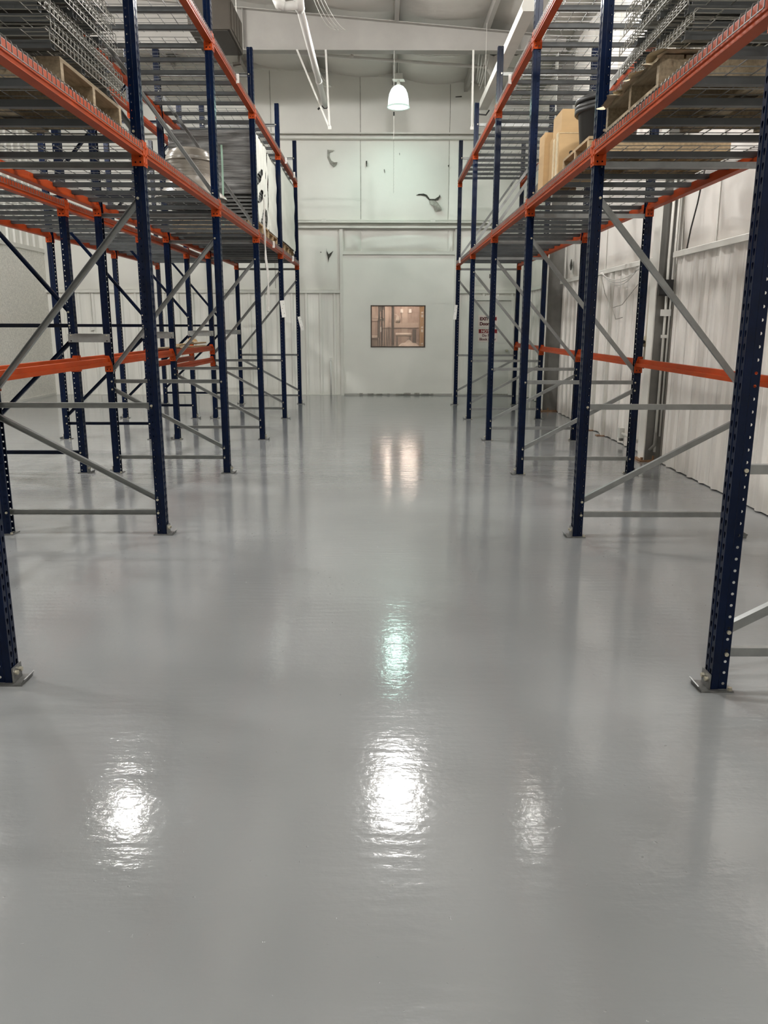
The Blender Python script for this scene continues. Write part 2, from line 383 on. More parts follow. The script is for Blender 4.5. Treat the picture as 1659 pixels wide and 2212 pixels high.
def liner(parent, p0, along, n_ribs, pitch, z0, z1, out, m):     # one ribbed sheet, ribs standing proud along 'out'
    prof = []
    for k in range(n_ribs):
        b = k * pitch
        prof += [(b, 0), (b + pitch*.30, 0), (b + pitch*.305, .004), (b + pitch*.36, .004), (b + pitch*.365, 0),
                 (b + pitch*.70, 0), (b + pitch*.78, .030), (b + pitch*.90, .030), (b + pitch*.98, 0)]
    prof.append((n_ribs*pitch, 0)); prof.append((n_ribs*pitch, -.004))
    return MB().sheet(prof, (p0[0], p0[1], z0), along, out, (0, 0, z1 - z0)).build('liner_panel', m, parent)
x = -7.2
while x < -1.0:
    k = 3 if x + .93 < -.93 else max(1, int((-.93 - x)/.31))
    liner(wallb, (x, WB-.006), (1, 0, 0), k, .31, .015, 2.2, (0, -1, 0), M['liner']); x += k*.31
    if k < 3: break
liner(wallb, (1.63, WB-.006), (1, 0, 0), 1, .31, .015, 2.2, (0, -1, 0), M['liner'])
liner(wallb, (2.88, WB-.006), (1, 0, 0), 1, .26, .015, 2.2, (0, -1, 0), M['liner'])
liner(wallb, (1.94, WB-.006), (1, 0, 0), 3, .31, 2.14, 2.2, (0, -1, 0), M['liner'])

def trim(name, a, b, label, m='steelwhite'):
    return tag(MB().box(a, b).build(name, M[m]), label, 'trim', kind='structure')
t1 = tag(MB().prism([(0,0),(-.16,0),(-.16,.03),(-.15,.03),(-.15,.012),(-.012,.012),(-.012,.108),(-.15,.108),(-.15,.095),(-.16,.095),(-.16,.12),(0,.12)],
     (-7.3, WB-.002, 5.28), (0,1,0), (0,0,1), (10.5,0,0)).build('trim_1', M['steelwhite']), 'upper horizontal white girt across the end wall', 'trim', kind='structure')
t2 = tag(MB().prism([(0,0),(-.16,0),(-.16,.03),(-.15,.03),(-.15,.012),(-.012,.012),(-.012,.118),(-.15,.118),(-.15,.105),(-.16,.105),(-.16,.13),(0,.13)],
     (-7.3, WB-.002, 3.53), (0,1,0), (0,0,1), (10.5,0,0)).build('trim_2', M['steelwhite']), 'lower horizontal white girt above the filled doorway', 'trim', kind='structure')
trim('trim_3', (-7.3, WB-.075, 2.2), (-.93, WB, 2.262), 'white cap rail over ribbed panels, end wall left of doorway')
trim('trim_4', (1.63, WB-.075, 2.2), (3.15, WB, 2.262), 'white cap rail over ribbed panels, end wall by exit door')
tb = MB().prism([(0,0),(10.6,-10.6*.056),(10.6,-10.6*.056+.16),(0,.16)], (-7.4, WB-.14, 6.62+.056*4.72), (1,0,0), (0,0,1), (0,.14,0)).build('trim_5', M['steelwhite'])
tag(tb, 'sloping white eave strip along the top of the end wall', 'trim', kind='structure')
tag(MB().box((-7.3, WB-.045, 0), (-.93, WB, .016)).build('baseboard_back', M['steelwhite']), 'thin white base strip below ribbed panels of end wall', 'baseboard', kind='structure')

# tears in the facing
def tear(parent, pts, y, m='tear', flap=None, out=(0, -1, 0)):
    n = len(pts)
    o = MB().add([(p[0], y, p[1]) for p in pts] + [(p[0], y-.012, p[1]) for p in pts],
             [tuple(range(n)), tuple(range(n, 2*n))] + [(i, (i+1) % n, n+(i+1) % n, n+i) for i in range(n)]).build('torn_patch', M[m], parent)
    if flap:
        k = len(flap)
        MB().add([(p[0], y-.016-.05*(i % 2), p[1]) for i, p in enumerate(flap)] + [(p[0], y-.022-.05*(i % 2), p[1]) for i, p in enumerate(flap)],
             [tuple(range(k)), tuple(range(k, 2*k))] + [(i, (i+1) % k, k+(i+1) % k, k+i) for i in range(k)]).build('hanging_flap', M['flap'], o)
yt = WB - .075
tear(wallb, [(-1.16,5.08),(-1.02,5.07),(-1.05,5.04),(-1.11,5.03),(-1.12,4.95),(-1.08,4.87),(-1.0,4.83),(-.95,4.84),(-.96,4.80),(-1.03,4.74),(-1.10,4.80),(-1.16,4.92)], yt, 'flap',
     [(-1.10,4.82),(-.96,4.83),(-.98,4.77),(-1.03,4.73)])
tear(wallb, [(-.36,4.86),(-.33,4.87),(-.33,4.76),(-.345,4.75)], yt)
tear(wallb, [(.02,4.70),(.035,4.70),(.045,4.64),(.035,4.64)], yt)
tear(wallb, [(.34,5.02),(.35,5.02),(.352,4.98),(.342,4.98)], yt)
tear(wallb, [(.70,4.19),(.76,4.22),(.86,4.225),(.93,4.20),(.99,4.12),(1.10,4.12),(1.18,4.17),(1.20,4.21),(1.215,4.17),(1.17,4.10),(1.08,4.085),(.98,4.09),(.90,4.17),(.80,4.19)], yt, 'tear',
     [(.97,4.09),(1.08,4.08),(1.16,4.05),(1.24,3.92),(1.10,3.87),(1.06,3.98),(.99,4.02)])
tear(wallb, [(-1.21,3.13),(-1.20,3.07),(-1.16,3.0),(-1.10,3.04),(-1.06,3.07),(-1.11,2.98),(-1.15,2.92),(-1.165,2.83),(-1.175,2.92),(-1.20,3.02)], yt-.015)
tear(wallb, [(-1.335,3.05),(-1.318,3.05),(-1.318,3.03),(-1.335,3.03)], yt-.015)
tear(wallb, [(2.30,2.60),(2.345,2.60),(2.345,2.51),(2.30,2.51)], yt-.015)
tear(wallb, [(1.49,6.10),(1.62,6.11),(1.62,6.09),(1.49,6.085)], yt)
tear(wallb, [(1.36,4.78),(1.39,4.80),(1.375,4.74)], yt)

# ---- window with pane, exit door with signs
win = MB()
fw = .022
win.box((wx0, WB-.045, wz0), (wx0+fw, WB+.12, wz1)); win.box((wx1-fw, WB-.045, wz0), (wx1, WB+.12, wz1))
win.box((wx0+fw, WB-.045, wz0), (wx1-fw, WB+.12, wz0+fw)); win.box((wx0+fw, WB-.045, wz1-fw), (wx1-fw, WB+.12, wz1))
winf = win.build('window_1', mat('dark_brown_window_frame', (.07, .045, .035), .5)); tag(winf, 'wide window with thin dark brown frame in the white board', 'window', kind='structure')
MB().box((wx0+fw, WB+.01, wz0+fw), (wx1-fw, WB+.016, wz1-fw)).build('pane', M['pane'], winf)

dr = put('door_1', None, None, (2.0, WB, 0)); tag(dr, 'grey white steel exit door with two red lettered signs', 'door', kind='structure')
MB().box((-.03, -.035, .03), (.80, -.005, 2.04)).build('door_leaf', M['greydoor'], dr)
fr = MB(); fr.box((-.10, -.07, 0), (-.03, 0, 2.14)); fr.box((.80, -.07, 0), (.87, 0, 2.14)); fr.box((-.03, -.07, 2.05), (.80, 0, 2.14))
fr.build('door_frame', M['steelwhite'], dr)
MB().box((-.03, -.045, 0), (.80, -.005, .028)).build('threshold', M['flap'], dr)
hd = MB(); hd.lathe([(.0, 0), (.028, .0), (.028, .012), (.012, .016), (.012, .05), (.027, .056), (.027, .075), (.0, .08)], (0, 0, 0), 14)
kn = hd.build('door_knob', M['bolt'], dr, smooth=True, loc=(.735, -.035, .98)); kn.rotation_euler = (radians(90), 0, 0)
def sign(name, label, x0, z0, x1, z1):
    s = thing(name, label, 'sign', (x0, WB-.036, z0))
    MB().box((0, -.006, 0), (x1-x0, 0, z1-z0)).build('sign_board', M['pinkwhite'], s); return s
s1 = sign('exit_sign', 'white sign reading EXIT Door in dark red letters, on exit door', 2.09, 1.475, 2.515, 1.742)
text_part('EXIT', .092, M['ink'], s1, (.035, -.0075, .155), (radians(90), 0, 0), .005)
text_part('Door', .092, M['ink'], s1, (.035, -.0075, .050), (radians(90), 0, 0), .005)
MB().box((.25, -.0085, .15), (.405, -.006, .225)).build('red_block', M['red'], s1)
s2 = sign('notice_sign', 'white sign with red NOTICE band and Do Not Block Door, lower on exit door', 2.098, 1.17, 2.525, 1.452)
MB().box((.012, -.0085, .185), (.415, -.006, .268)).build('red_band', M['red'], s2)
text_part('NOTICE', .082, M['pinkwhite'], s2, (.213, -.010, .198), (radians(90), 0, 0), .0015, align='CENTER')
text_part('Do Not', .076, M['ink'], s2, (.213, -.0075, .110), (radians(90), 0, 0), .0022, align='CENTER')
text_part('Block Door', .076, M['ink'], s2, (.213, -.0075, .030), (radians(90), 0, 0), .0022, align='CENTER')

# ---- right wall: ribbed liner below, cap, insulation above, steel columns
wr = tag(MB().box((3.24, YF, 0), (3.40, WB+.12, 7.2)).build('wall_right', M['liner_r']), 'right side wall of ribbed white panels under pale insulation', 'wall', kind='structure')
def liner_run(y0, y1):
    y = y1
    while y - .1 > y0:
        k = min(3, max(1, int(round((y - y0)/.305)))); pt = .305
        if y - k*pt < y0: pt = (y - y0)/k
        liner(wr, (XR, y), (0, -1, 0), k, pt, .01, 2.225, (-1, 0, 0), M['liner_r']); y -= k*pt
for a, b in ((YF, 8.85), (9.32, 14.38), (14.72, WB-.01)): liner_run(a, b)
for n_, (a, b) in enumerate(((YF, 8.85), (9.32, 14.38), (14.72, WB-.08))):
    tag(MB().prism([(0,0),(-.085,0),(-.085,.052),(-.075,.060),(0,.060)], (XR+.03, a, 2.225), (1,0,0), (0,0,1), (0, b-a, 0)).build('trim_%d' % (6+n_), M['steelwhite']),
        ('white cap rail over near ribbed panels, right wall', 'white cap rail over middle ribbed panels, right wall', 'white cap rail over farthest ribbed panels, right wall')[n_], 'trim', kind='structure')
rs = [YF, -4, -2, 0, 1.8, 3.4, 5.0, 6.6, 8.05, 8.95, 10.2, 11.95, 13.3, 14.45, 16.1, WB-.02]
for a, b in zip(rs[:-1], rs[1:]):
    def fn(u, v, a=a, b=b):
        e = (1 - abs(2*u-1)**6) * (1 - abs(2*v-1)**8)
        fold = .010*sin(pi*6*u)**2
        return (3.225 - .06*e - fold*e, a + .003 + (b-a-.006)*u, 2.28 + 4.06*v)
    MB().grid(12, 10, fn).build('insulation_blanket', M['insul_r'], wr, smooth=True)
    MB().tube([(3.215, b, 2.29), (3.21, b+.008, 3.4), (3.215, b, 6.3)], .007, 5).build('seam', M['steelwhite'], wr)
def column(y, x0, x1, hgt):
    c = MB()
    c.box((x0, y-.10, .02), (x0+.012, y+.10, hgt)); c.box((x1-.012, y-.10, .02), (x1, y+.10, hgt))
    o = c.build('steel_column', M['steelwhite'], wr)
    MB().box((x0+.012, y-.004, .02), (x1-.012, y+.004, hgt)).build('column_web', M['colgrey'], o)  # dark grey puts the shade of the recess into the web colour
    bpz = MB().box((x0-.05, y-.14, 0), (x1+.02, y+.14, .02)); bpz.cyl((x0-.02, y-.11, .02), (x0-.02, y-.11, .05), .016, 6)
    bpz.cyl((x0+.11, y-.11, .02), (x0+.11, y-.11, .07), .012, 6)
    bpz.build('column_base', M['rust'], o)
    return o
column(9.08, 2.985, 3.19, 5.95)
MB().box((3.0, 8.985, .021), (3.18, 8.995, 1.9)).build('recess_shade_sheet', M['colgrey'], wr)  # dark sheet standing in for the shade between the flanges
column(14.5, 2.88, 3.19, 5.9)
tear(wr, [(0,0),(0,0),(0,0)], 0)  if False else None
def tear_x(parent, pts, x):
    n = len(pts)
    MB().add([(x, p[0], p[1]) for p in pts] + [(x-.012, p[0], p[1]) for p in pts],
             [tuple(range(n)), tuple(range(n, 2*n))] + [(i, (i+1) % n, n+(i+1) % n, n+i) for i in range(n)]).build('torn_patch', M['tear'], parent)
tear_x(wr, [(13.78,2.50),(13.86,2.60),(13.93,2.50),(13.90,2.45),(13.86,2.42),(13.81,2.45)], 3.158)
tear_x(wr, [(13.00,2.74),(12.96,2.66),(13.06,2.62),(13.09,2.68)], 3.158)

# ---- left wall: textured lower wall with a ledge, panels above
wl = tag(MB().box((-7.50, YF, 0), (XL, WB+.12, 3.02)).build('wall_left', M['stucco']), 'textured white left side wall beyond the rear rack', 'wall', kind='structure')
MB().box((-7.50, YF, 3.02), (-7.27, WB, 3.10)).build('ledge_cap', M['steelwhite'], wl)
y = WB - .01
while y > 2:
    liner(wl, (-7.38, y), (0, -1, 0), 3, .305, 3.10, 6.95, (1, 0, 0), M['liner']); y -= .915
MB().box((-7.6, YF, 3.1), (-7.40, WB+.12, 7.3)).build('upper_wall', M['liner'], wl)
MB().box((XL, YF, 0), (XL+.012, WB-.01, .045)).build('base_strip', M['steelwhite'], wl)
wf = tag(MB().box((-7.6, YF-.12, 0), (3.5, YF, 7.3)).build('wall_front', M['liner']), 'white wall behind the viewer', 'wall', kind='structure')

# ------------------------------------------------------------------ room seen through the window
rm = tag(MB().grid(2, 2, lambda u, v: (-5 + 10*u, WB+.12 + 6.2*v, -.002)).build('floor_beyond', mat('grey_concrete', (.30,.28,.25), .5)), 'concrete floor of the room behind the window', 'floor', kind='structure')
rw = MB(); rw.box((-5, 24.1, 0), (5, 24.2, 4.2)); rw.box((-5.1, WB+.12, 0), (-5, 24.2, 4.2)); rw.box((5, WB+.12, 0), (5.1, 24.2, 4.2)); rw.box((-5.1, WB+.12, 4.2), (5.1, 24.2, 4.3))
tag(rw.build('wall_beyond', mat('tan_wall_beyond', (.42, .36, .32), .7)), 'tan walls of the room behind the window', 'wall', kind='structure')
for i, (x, ln, y, z) in enumerate(((.12, .19, 22.5, 2.40), (.76, .23, 22.5, 2.40), (-.7, .8, 18.8, 3.7), (.7, .55, 18.8, 3.7))):
    tl = thing('tube_lamp', ('tube lamp low behind the window, over the forklift', 'tube lamp low behind the window, over the crates', 'tube lamp high behind the window, left', 'tube lamp high behind the window, right')[i], 'lamp', (x, y, z), 0, 'tube lamps beyond the window')
    MB().box((-ln, -.06, .03), (ln, .06, .09)).build('housing', M['steelwhite'], tl)
    for k in range(3): MB().tube([(-ln+.02, -.04+.04*k, 0), (ln-.02, -.04+.04*k, 0)], .014, 8).build('tube', M['tube'], tl)
    for sx in (-1, 1): MB().tube([(sx*ln*.7, 0, .09), (sx*ln*.7, 0, 4.2-z)], .006, 6).build('hanger', M['steelwhite'], tl)
def crate(x0, z0, wdt, hgt, label, y=23.2, tags=()):
    c = thing('wooden_crate', label, 'crate', (x0, y, z0), 0, 'crates behind the window')
    MB().box((0.02, .02, 0), (wdt-.02, .6, hgt)).build('crate_body', M['roomwood'], c)
    n = max(3, int(wdt/.16))
    for k in range(n):
        MB().box((wdt*k/n+.005, -.004*(k % 2), .07), (wdt*(k+1)/n-.005, .02, hgt-.06)).build('plank', M['roomwood'] if k % 3 else M['roomwood2'], c)
    MB().box((0, -.03, 0), (wdt, .0, .07)).build('batten', M['roomwood2'], c); MB().box((0, -.03, hgt-.06), (wdt, 0, hgt)).build('batten', M['roomwood2'], c)
    for (tx, tz) in tags: MB().box((tx, -.034, tz), (tx+.075, -.006, tz+.10)).build('paper_label', M['paper'], c)
    return c
crate(.0, 0, 1.25, .98, 'lowest brown crate of the right stack behind the window')
crate(.0, .985, 1.25, .53, 'middle brown crate of the right stack behind the window')
crate(.0, 1.52, 1.25, .74, 'topmost brown crate of the right stack behind the window, with two paper labels', tags=((.50, .35), (.74, .35)))
crate(-1.4, 0, 1.36, 1.70, 'tall brown crate behind the forklift mast')
crate(-1.4, 1.71, 1.36, .55, 'upper brown crate behind the forklift mast')
ss = thing('paper_roll', 'long pale paper roll on a stand before the crates behind the window', 'roll', (.36, 22.6, 1.265))
MB().tube([(.0, 0, 0), (.44, 0, 0)], .048, 12).build('roll_body', M['roomwhite'], ss, smooth=True)
MB().box((.02, -.04, -1.265), (.06, .04, -.045)).build('stand_leg', M['roomgrey'], ss); MB().box((.38, -.04, -1.265), (.42, .04, -.045)).build('stand_leg', M['roomgrey'], ss)
sk = thing('sacking_heap', 'heap of white sacking on a low bench behind the window', 'sacking', (.30, 20.0, 0))
MB().grid(20, 12, lambda u, v: (.70*u, .5*v, .955 + .20*max(0, 1-abs(2*u-1)**1.3)*max(0, 1-abs(2*v-1)**2) + .022*sin(23*u+5*v)*sin(pi*u)*sin(pi*v))).build('heap', M['roomwhite'], sk, smooth=True)
MB().box((-.06, -.05, .91), (.74, .55, .954)).build('bench_top', M['roomwhite'], sk)
for lx in (-.04, .67):
    for ly in (-.03, .48): MB().box((lx, ly, 0), (lx+.05, ly+.05, .91)).build('leg', M['roomwood'], sk)
dp = thing('steel_post', 'dark grey square post just behind the window', 'post', (.238, 19.2, 0))
MB().box((-.033, -.033, .012), (.033, .033, 4.195)).build('shaft', M['roomgrey'], dp); MB().box((-.1, -.1, 0), (.1, .1, .012)).build('foot_plate', M['roomgrey'], dp)
bag = thing('white_bag', 'white bag hanging on the dark post behind the window', 'bag', (.355, 19.2, 1.655))
MB().lathe([(.0, .085), (.022, .082), (.035, .06), (.055, .02), (.066, -.03), (.055, -.075), (.0, -.088)], (0, 0, 0), 14).build('bag_body', M['roomwhite'], bag, smooth=True)
MB().tube([(0, 0, .08), (-.04, 0, .115), (-.086, 0, .12)], .006, 5).build('bag_tie', M['roomwhite'], bag)
bs = thing('dark_stand', 'dark grey upright stand before the crates behind the window', 'stand', (.835, 21.5, 0))
MB().chbox((-.05, -.05, .02), (.05, .05, 1.42), .015).build('shaft', M['roomgrey'], bs); MB().box((-.14, -.14, 0), (.14, .14, .02)).build('foot_plate', M['roomgrey'], bs)
fk = thing('forklift', 'forklift mast with black hose behind the window, left half', 'forklift', (.04, 19.6, 0))
for x in (-.12, .0): MB().prism([(-.014,-.04),(.014,-.04),(.014,-.025),(-.006,-.025),(-.006,.025),(.014,.025),(.014,.04),(-.014,.04)], (x, 0, .05), (1,0,0), (0,1,0), (0,0,2.25 if x == 0 else 1.55)).build('mast_rail', M['roomgrey'], fk)
MB().box((-.12, -.03, 1.84), (-.06, .03, 2.3)).build('mast_head', M['roomgrey'], fk); MB().box((-.05, -.03, 1.88), (-.015, .03, 2.3)).build('mast_head', M['roomgrey'], fk)
for z in (.5, 1.62, 2.2): MB().box((-.15, -.045, z), (.02, .045, z+.05)).build('mast_crossbar', M['roomgrey'], fk)
for x in (.05, .085, .125): MB().tube([(x, .02, .1), (x+.008, .02, 1.45+.4*x)], .012, 8).build('lift_cylinder', M['galv'], fk)
MB().tube([(-.155, -.08, .9), (-.16, -.08, 1.3), (-.155, -.08, 1.62), (-.13, -.08, 1.70), (-.09, -.08, 1.71), (-.02, -.08, 1.68)], .008, 6).build('hose', M['black'], fk)
MB().chbox((-.62, .3, .2), (-.10, 1.5, 1.22), .05).build('body', mat('forklift_pale_body', (.50,.45,.40), .5), fk)
MB().chbox((-.40, .22, 1.22), (-.16, .5, 1.27), .01).build('seat_cushion', M['roomwhite'], fk)
MB().box((-.12, .28, 1.36), (-.07, .30, 1.48)).build('dash_panel', M['paper'], fk)
for x in (-.52, -.2): MB().tube([(x-.06, .3, .2), (x+.06, .3, .2)], .2, 16).build('wheel', M['black'], fk)
for (gx) in (-.6, -.13): MB().tube([(gx,.35,1.22),(gx,.42,2.3),(gx,1.4,2.3),(gx,1.45,1.22)], .02, 6).build('overhead_guard', M['roomgrey'], fk)
for k, z in enumerate((.0, .41, .82, 1.23, 1.60)):
    hgt = (.40, .40, .40, .36, .42)[k]
    cb = thing('cardboard_carton', ('lowest', 'second', 'third', 'fourth', 'topmost')[k] + ' brown carton of the stack at right edge behind the window', 'carton', (.955, 20.9, z), 0, 'cartons behind the window')
    MB().box((0, 0, 0), (.45, .4, hgt)).build('carton_body', M['card'], cb)
    MB().box((.03, -.004, .12), (.085, 0, .19)).build('carton_label', M['paper'], cb); MB().box((.03, -.004, .22), (.085, 0, .26)).build('carton_label', M['paper'], cb)
    MB().box((.0, .17, hgt), (.45, .23, hgt+.002)).build('tape', M['tape'], cb)

# ------------------------------------------------------------------ pallet rack building blocks
P = 2.515; CW = .076; CD = .07; DEPTH = 1.222; HTOP = 4.82
R0X, R0Y = 1.3987, 3.1126
A0X, A0Y = -1.5988, 3.1687
B0X, B0Y = -3.10, 3.1687
PITCH = .05013; NC = 96

def post_mesh(m):
    mb = MB(); z0 = .008
    def cell(f, u0, u1, z, hole):      # rectangular sheet cell with an octagonal hole
        zc = z + PITCH/2; uc = (u0+u1)/2
        outer = [(u0, z), (uc, z), (u1, z), (u1, zc), (u1, z+PITCH), (uc, z+PITCH), (u0, z+PITCH), (u0, zc)]
        inner = [(uc + a, zc + b) for a, b in hole]
        vs = [f(*q) for q in outer] + [f(*q) for q in inner]
        mb.add(vs, [(i, (i+1) % 8, 8+(i+1) % 8, 8+i) for i in range(8)])
    tear_ = [(-.0035, -.012), (0, -.0145), (.0035, -.012), (.0075, .004), (.006, .010), (0, .0125), (-.006, .010), (-.0075, .004)]
    rnd = [(-.0045, -.0045), (0, -.0063), (.0045, -.0045), (.0063, 0), (.0045, .0045), (0, .0063), (-.0045, .0045), (-.0063, 0)]
    front = lambda u, z: (0, u, z)
    for k in range(NC):
        z = z0 + k*PITCH
        cell(front, -.036, -.004, z, tear_); cell(front, .004, .036, z, tear_)
        cell(lambda u, z: (u, -.0345, z), .037, .066, z, rnd); cell(lambda u, z: (u, .0345, z), .037, .066, z, rnd)
    H = NC*PITCH
    def strip(pr): mb.sheet(pr, (0, 0, z0), (1, 0, 0), (0, 1, 0), (0, 0, H))
    strip([(0, -.004), (-.0025, -.002), (-.0025, .002), (0, .004)])
    for s in (-1, 1):
        strip([(0, s*.036), (.002, s*.038), (.030, s*.038), (.034, s*.0345), (.037, s*.0345)])
        strip([(.066, s*.0345), (.070, s*.033), (.070, s*.020)])
    return mb.mesh('post', m)
ME_POST = post_mesh(M['navy'])

def foot_mesh():
    mb = MB()
    mb.box((-.048, -.056, 0), (.092, .056, .007))
    mb.prism([(-.048, .006), (-.060, .026), (-.056, .028), (-.042, .006)], (0, -.050, 0), (1,0,0), (0,0,1), (0, .100, 0))
    mb.prism([(-.010, .007), (-.010, .074), (-.003, .074), (-.003, .007)], (0, -.040, 0), (1,0,0), (0,0,1), (0, .080, 0))
    return mb.mesh('foot_plate', M['plate'])
ME_FOOT = foot_mesh()
ME_FBOLT = MB().cyl((-.022, 0, .048), (-.010, 0, .048), .010, 8).mesh('foot_bolt', M['bolt'])
ME_ABOLT = MB().cyl((.078, -.046, .007), (.078, -.046, .020), .010, 6).mesh('anchor_bolt', M['bolt'])
ME_BOLT = MB().cyl((0, -.043, 0), (0, -.0335, 0), .0088, 10).cyl((0, .0335, 0), (0, .043, 0), .0088, 10).cyl((0, -.034, 0), (0, .034, 0), .005, 6).mesh('brace_bolt', M['bolt'])

def brace_mesh(x1, z1, x2, z2, m, name):
    d = Vector((x2-x1, 0, z2-z1)); L = d.length; d.normalize(); n = Vector((-d.z, 0, d.x)); 
    if n.z < 0: n = -n
    prof = [(-.019, -.016), (.019, -.016), (.019, .016), (.0165, .016), (.0165, -.0135), (-.0165, -.0135), (-.0165, .016), (-.019, .016)]
    o = Vector((x1, 0, z1)) - d*.018
    return MB().prism([(p[0], p[1]) for p in prof], o, n, (0, 1, 0), d*(L + .036)).mesh(name, m)
xb, xf = DEPTH-.052, .052
SPEC_A = [('h', .167), ('d', xf, .266, xb, .872), ('h', .953), ('d', xb, 1.06, xf, 2.346), ('h', 2.557), ('d', xf, 2.762, xb, 4.32), ('h', 4.518)]
SPEC_B = [('h', .216), ('d', xb, .315, xf, 1.365), ('h', 1.508), ('d', xf, 1.640, xb, 2.98), ('h', 3.10), ('d', xb, 3.22, xf, 4.42), ('h', 4.56)]
def brace_set(spec, m):
    out = []
    for s in spec:
        if s[0] == 'h': out.append(('horizontal_brace', brace_mesh(xf, s[1], xb, s[1], m, 'horizontal_brace'), [(xf, s[1]), (xb, s[1])]))
        else: out.append(('diagonal_brace', brace_mesh(s[1], s[2], s[3], s[4], m, 'diagonal_brace'), [(s[1], s[2]), (s[3], s[4])]))
    return out
BR_A = brace_set(SPEC_A, M['galv']); BR_B = brace_set(SPEC_B, M['navy'])

def make_frame(label, braces, loc, rot, group):
    t = thing('upright_frame', label, 'upright frame', loc, rot, group)
    for (x, r) in ((0, 0), (DEPTH, pi)):
        p = put('post', ME_POST, t, (x, 0, 0), r)
        f = put('foot_plate', ME_FOOT, t, (x, 0, 0), r); put('foot_bolt', ME_FBOLT, f, (0, -.019, 0)); put('foot_bolt', ME_FBOLT, f, (0, .019, 0)); put('anchor_bolt', ME_ABOLT, f)
    for nm, me, ends in braces:
        o = put(nm, me, t)
        for (x, z) in ends: put('brace_bolt', ME_BOLT, o, (x, 0, z))
    return t

ORD = ['nearest', 'second', 'third', 'fourth', 'fifth', 'farthest']
BAY = ['nearest bay', 'second bay', 'third bay', 'fourth bay', 'farthest bay']
def yR(i): return R0Y + i*P
def yA(i): return A0Y + i*P
fA = None; fB = None
for i in range(6):
    lb = 'navy upright frame with grey braces, %s of the right rack' % ORD[i]
    loc = (R0X, yR(i) + .038, 0)
    if fA is None: fA = make_frame(lb, BR_A, loc, 0, 'upright frames of the right rack')
    else: dup(fA, loc, 0, lb, 'upright frames of the right rack')
for i in range(6):
    dup(fA, (A0X, yA(i) + .038, 0), pi, 'navy upright frame with grey braces, %s of the left aisle rack' % ORD[i], 'upright frames of the left aisle rack')
for i in range(1, 6):
    lb = 'navy upright frame with navy braces, %s of the rear left rack' % ['', 'nearest', 'second', 'third', 'fourth', 'farthest'][i]
    loc = (B0X, yA(i) + .038, 0)
    if fB is None: fB = make_frame(lb, BR_B, loc, pi, 'upright frames of the rear left rack')
    else: dup(fB, loc, pi, lb, 'upright frames of the rear left rack')

# ---- load beams
BL = P - CW - .004; BH = .075
def beam_meshes():
    body = MB().prism([(0, 0), (.062, 0), (.062, .034), (.040, .034), (.040, BH), (.002, BH), (0, BH-.003), (0, .026), (.004, .023), (.004, .017), (0, .014)],
                      (0, 0, 0), (1, 0, 0), (0, 0, 1), (0, BL, 0)).mesh('beam_body', M['orange'])
    def bracket(s):
        mb = MB(); xs = [-.002, .016, .027, .048, .059, .078]; zs = [-.064, -.046, -.034, -.008, .004, .098]
        # side leg of the angle: sheet with punched holes
        y0, y1 = (0, .004)
        for a in range(5):
            for b in range(5):
                if (a, b) in ((1, 1), (3, 1), (1, 3)): continue
                if b == 4 and a >= 3:
                    continue
                mb.box((xs[a], s*y0 if s > 0 else -y1, zs[b]), (xs[a+1], s*y1 if s > 0 else 0, zs[b+1]))
        mb.prism([(.048, .004), (.078, .004), (.048, .098)], (0, 0 if s > 0 else -.004, 0), (1, 0, 0), (0, 0, 1), (0, .004, 0))
        ya, yb = (-.0355, .004) if s > 0 else (-.004, .0355)
        mb.prism([(ya, -.064), (yb, -.064), (yb, .098), (ya if s < 0 else ya + .012, .098), (ya, .088)] if s > 0 else
                 [(ya, -.064), (yb, -.064), (yb, .088), (yb-.012, .098), (ya, .098)], (-.0022, 0, 0), (0, 1, 0), (0, 0, 1), (.0032, 0, 0))
        for z in (-.045, .004, .055): mb.cyl((-.0075, -.018*s, z), (-.002, -.018*s, z), .0075, 8)
        return mb.mesh('end_bracket', M['orange'])
    return body, bracket(1), bracket(-1)
ME_BEAM, ME_BRA, ME_BRB = beam_meshes()
beam0 = None
def beam(label, x_face, y, z, back, group):
    """y = start of the clear span; x_face = outer face of the post"""
    global beam0
    rot = pi if back else 0
    off = -.0035 if not back else .0035
    loc = (x_face + off, y + .002 + (BL if back else 0), z)
    if beam0 is None:
        beam0 = thing('load_beam', label, 'rack beam', loc, rot, group)
        put('beam_body', ME_BEAM, beam0); put('end_bracket', ME_BRA, beam0); put('end_bracket', ME_BRB, beam0, (0, BL, 0))
        return beam0
    return dup(beam0, loc, rot, label, group)
ZLOW, ZUP = 2.611, 4.079
DROP = ZLOW + BH; DUP = ZUP + BH
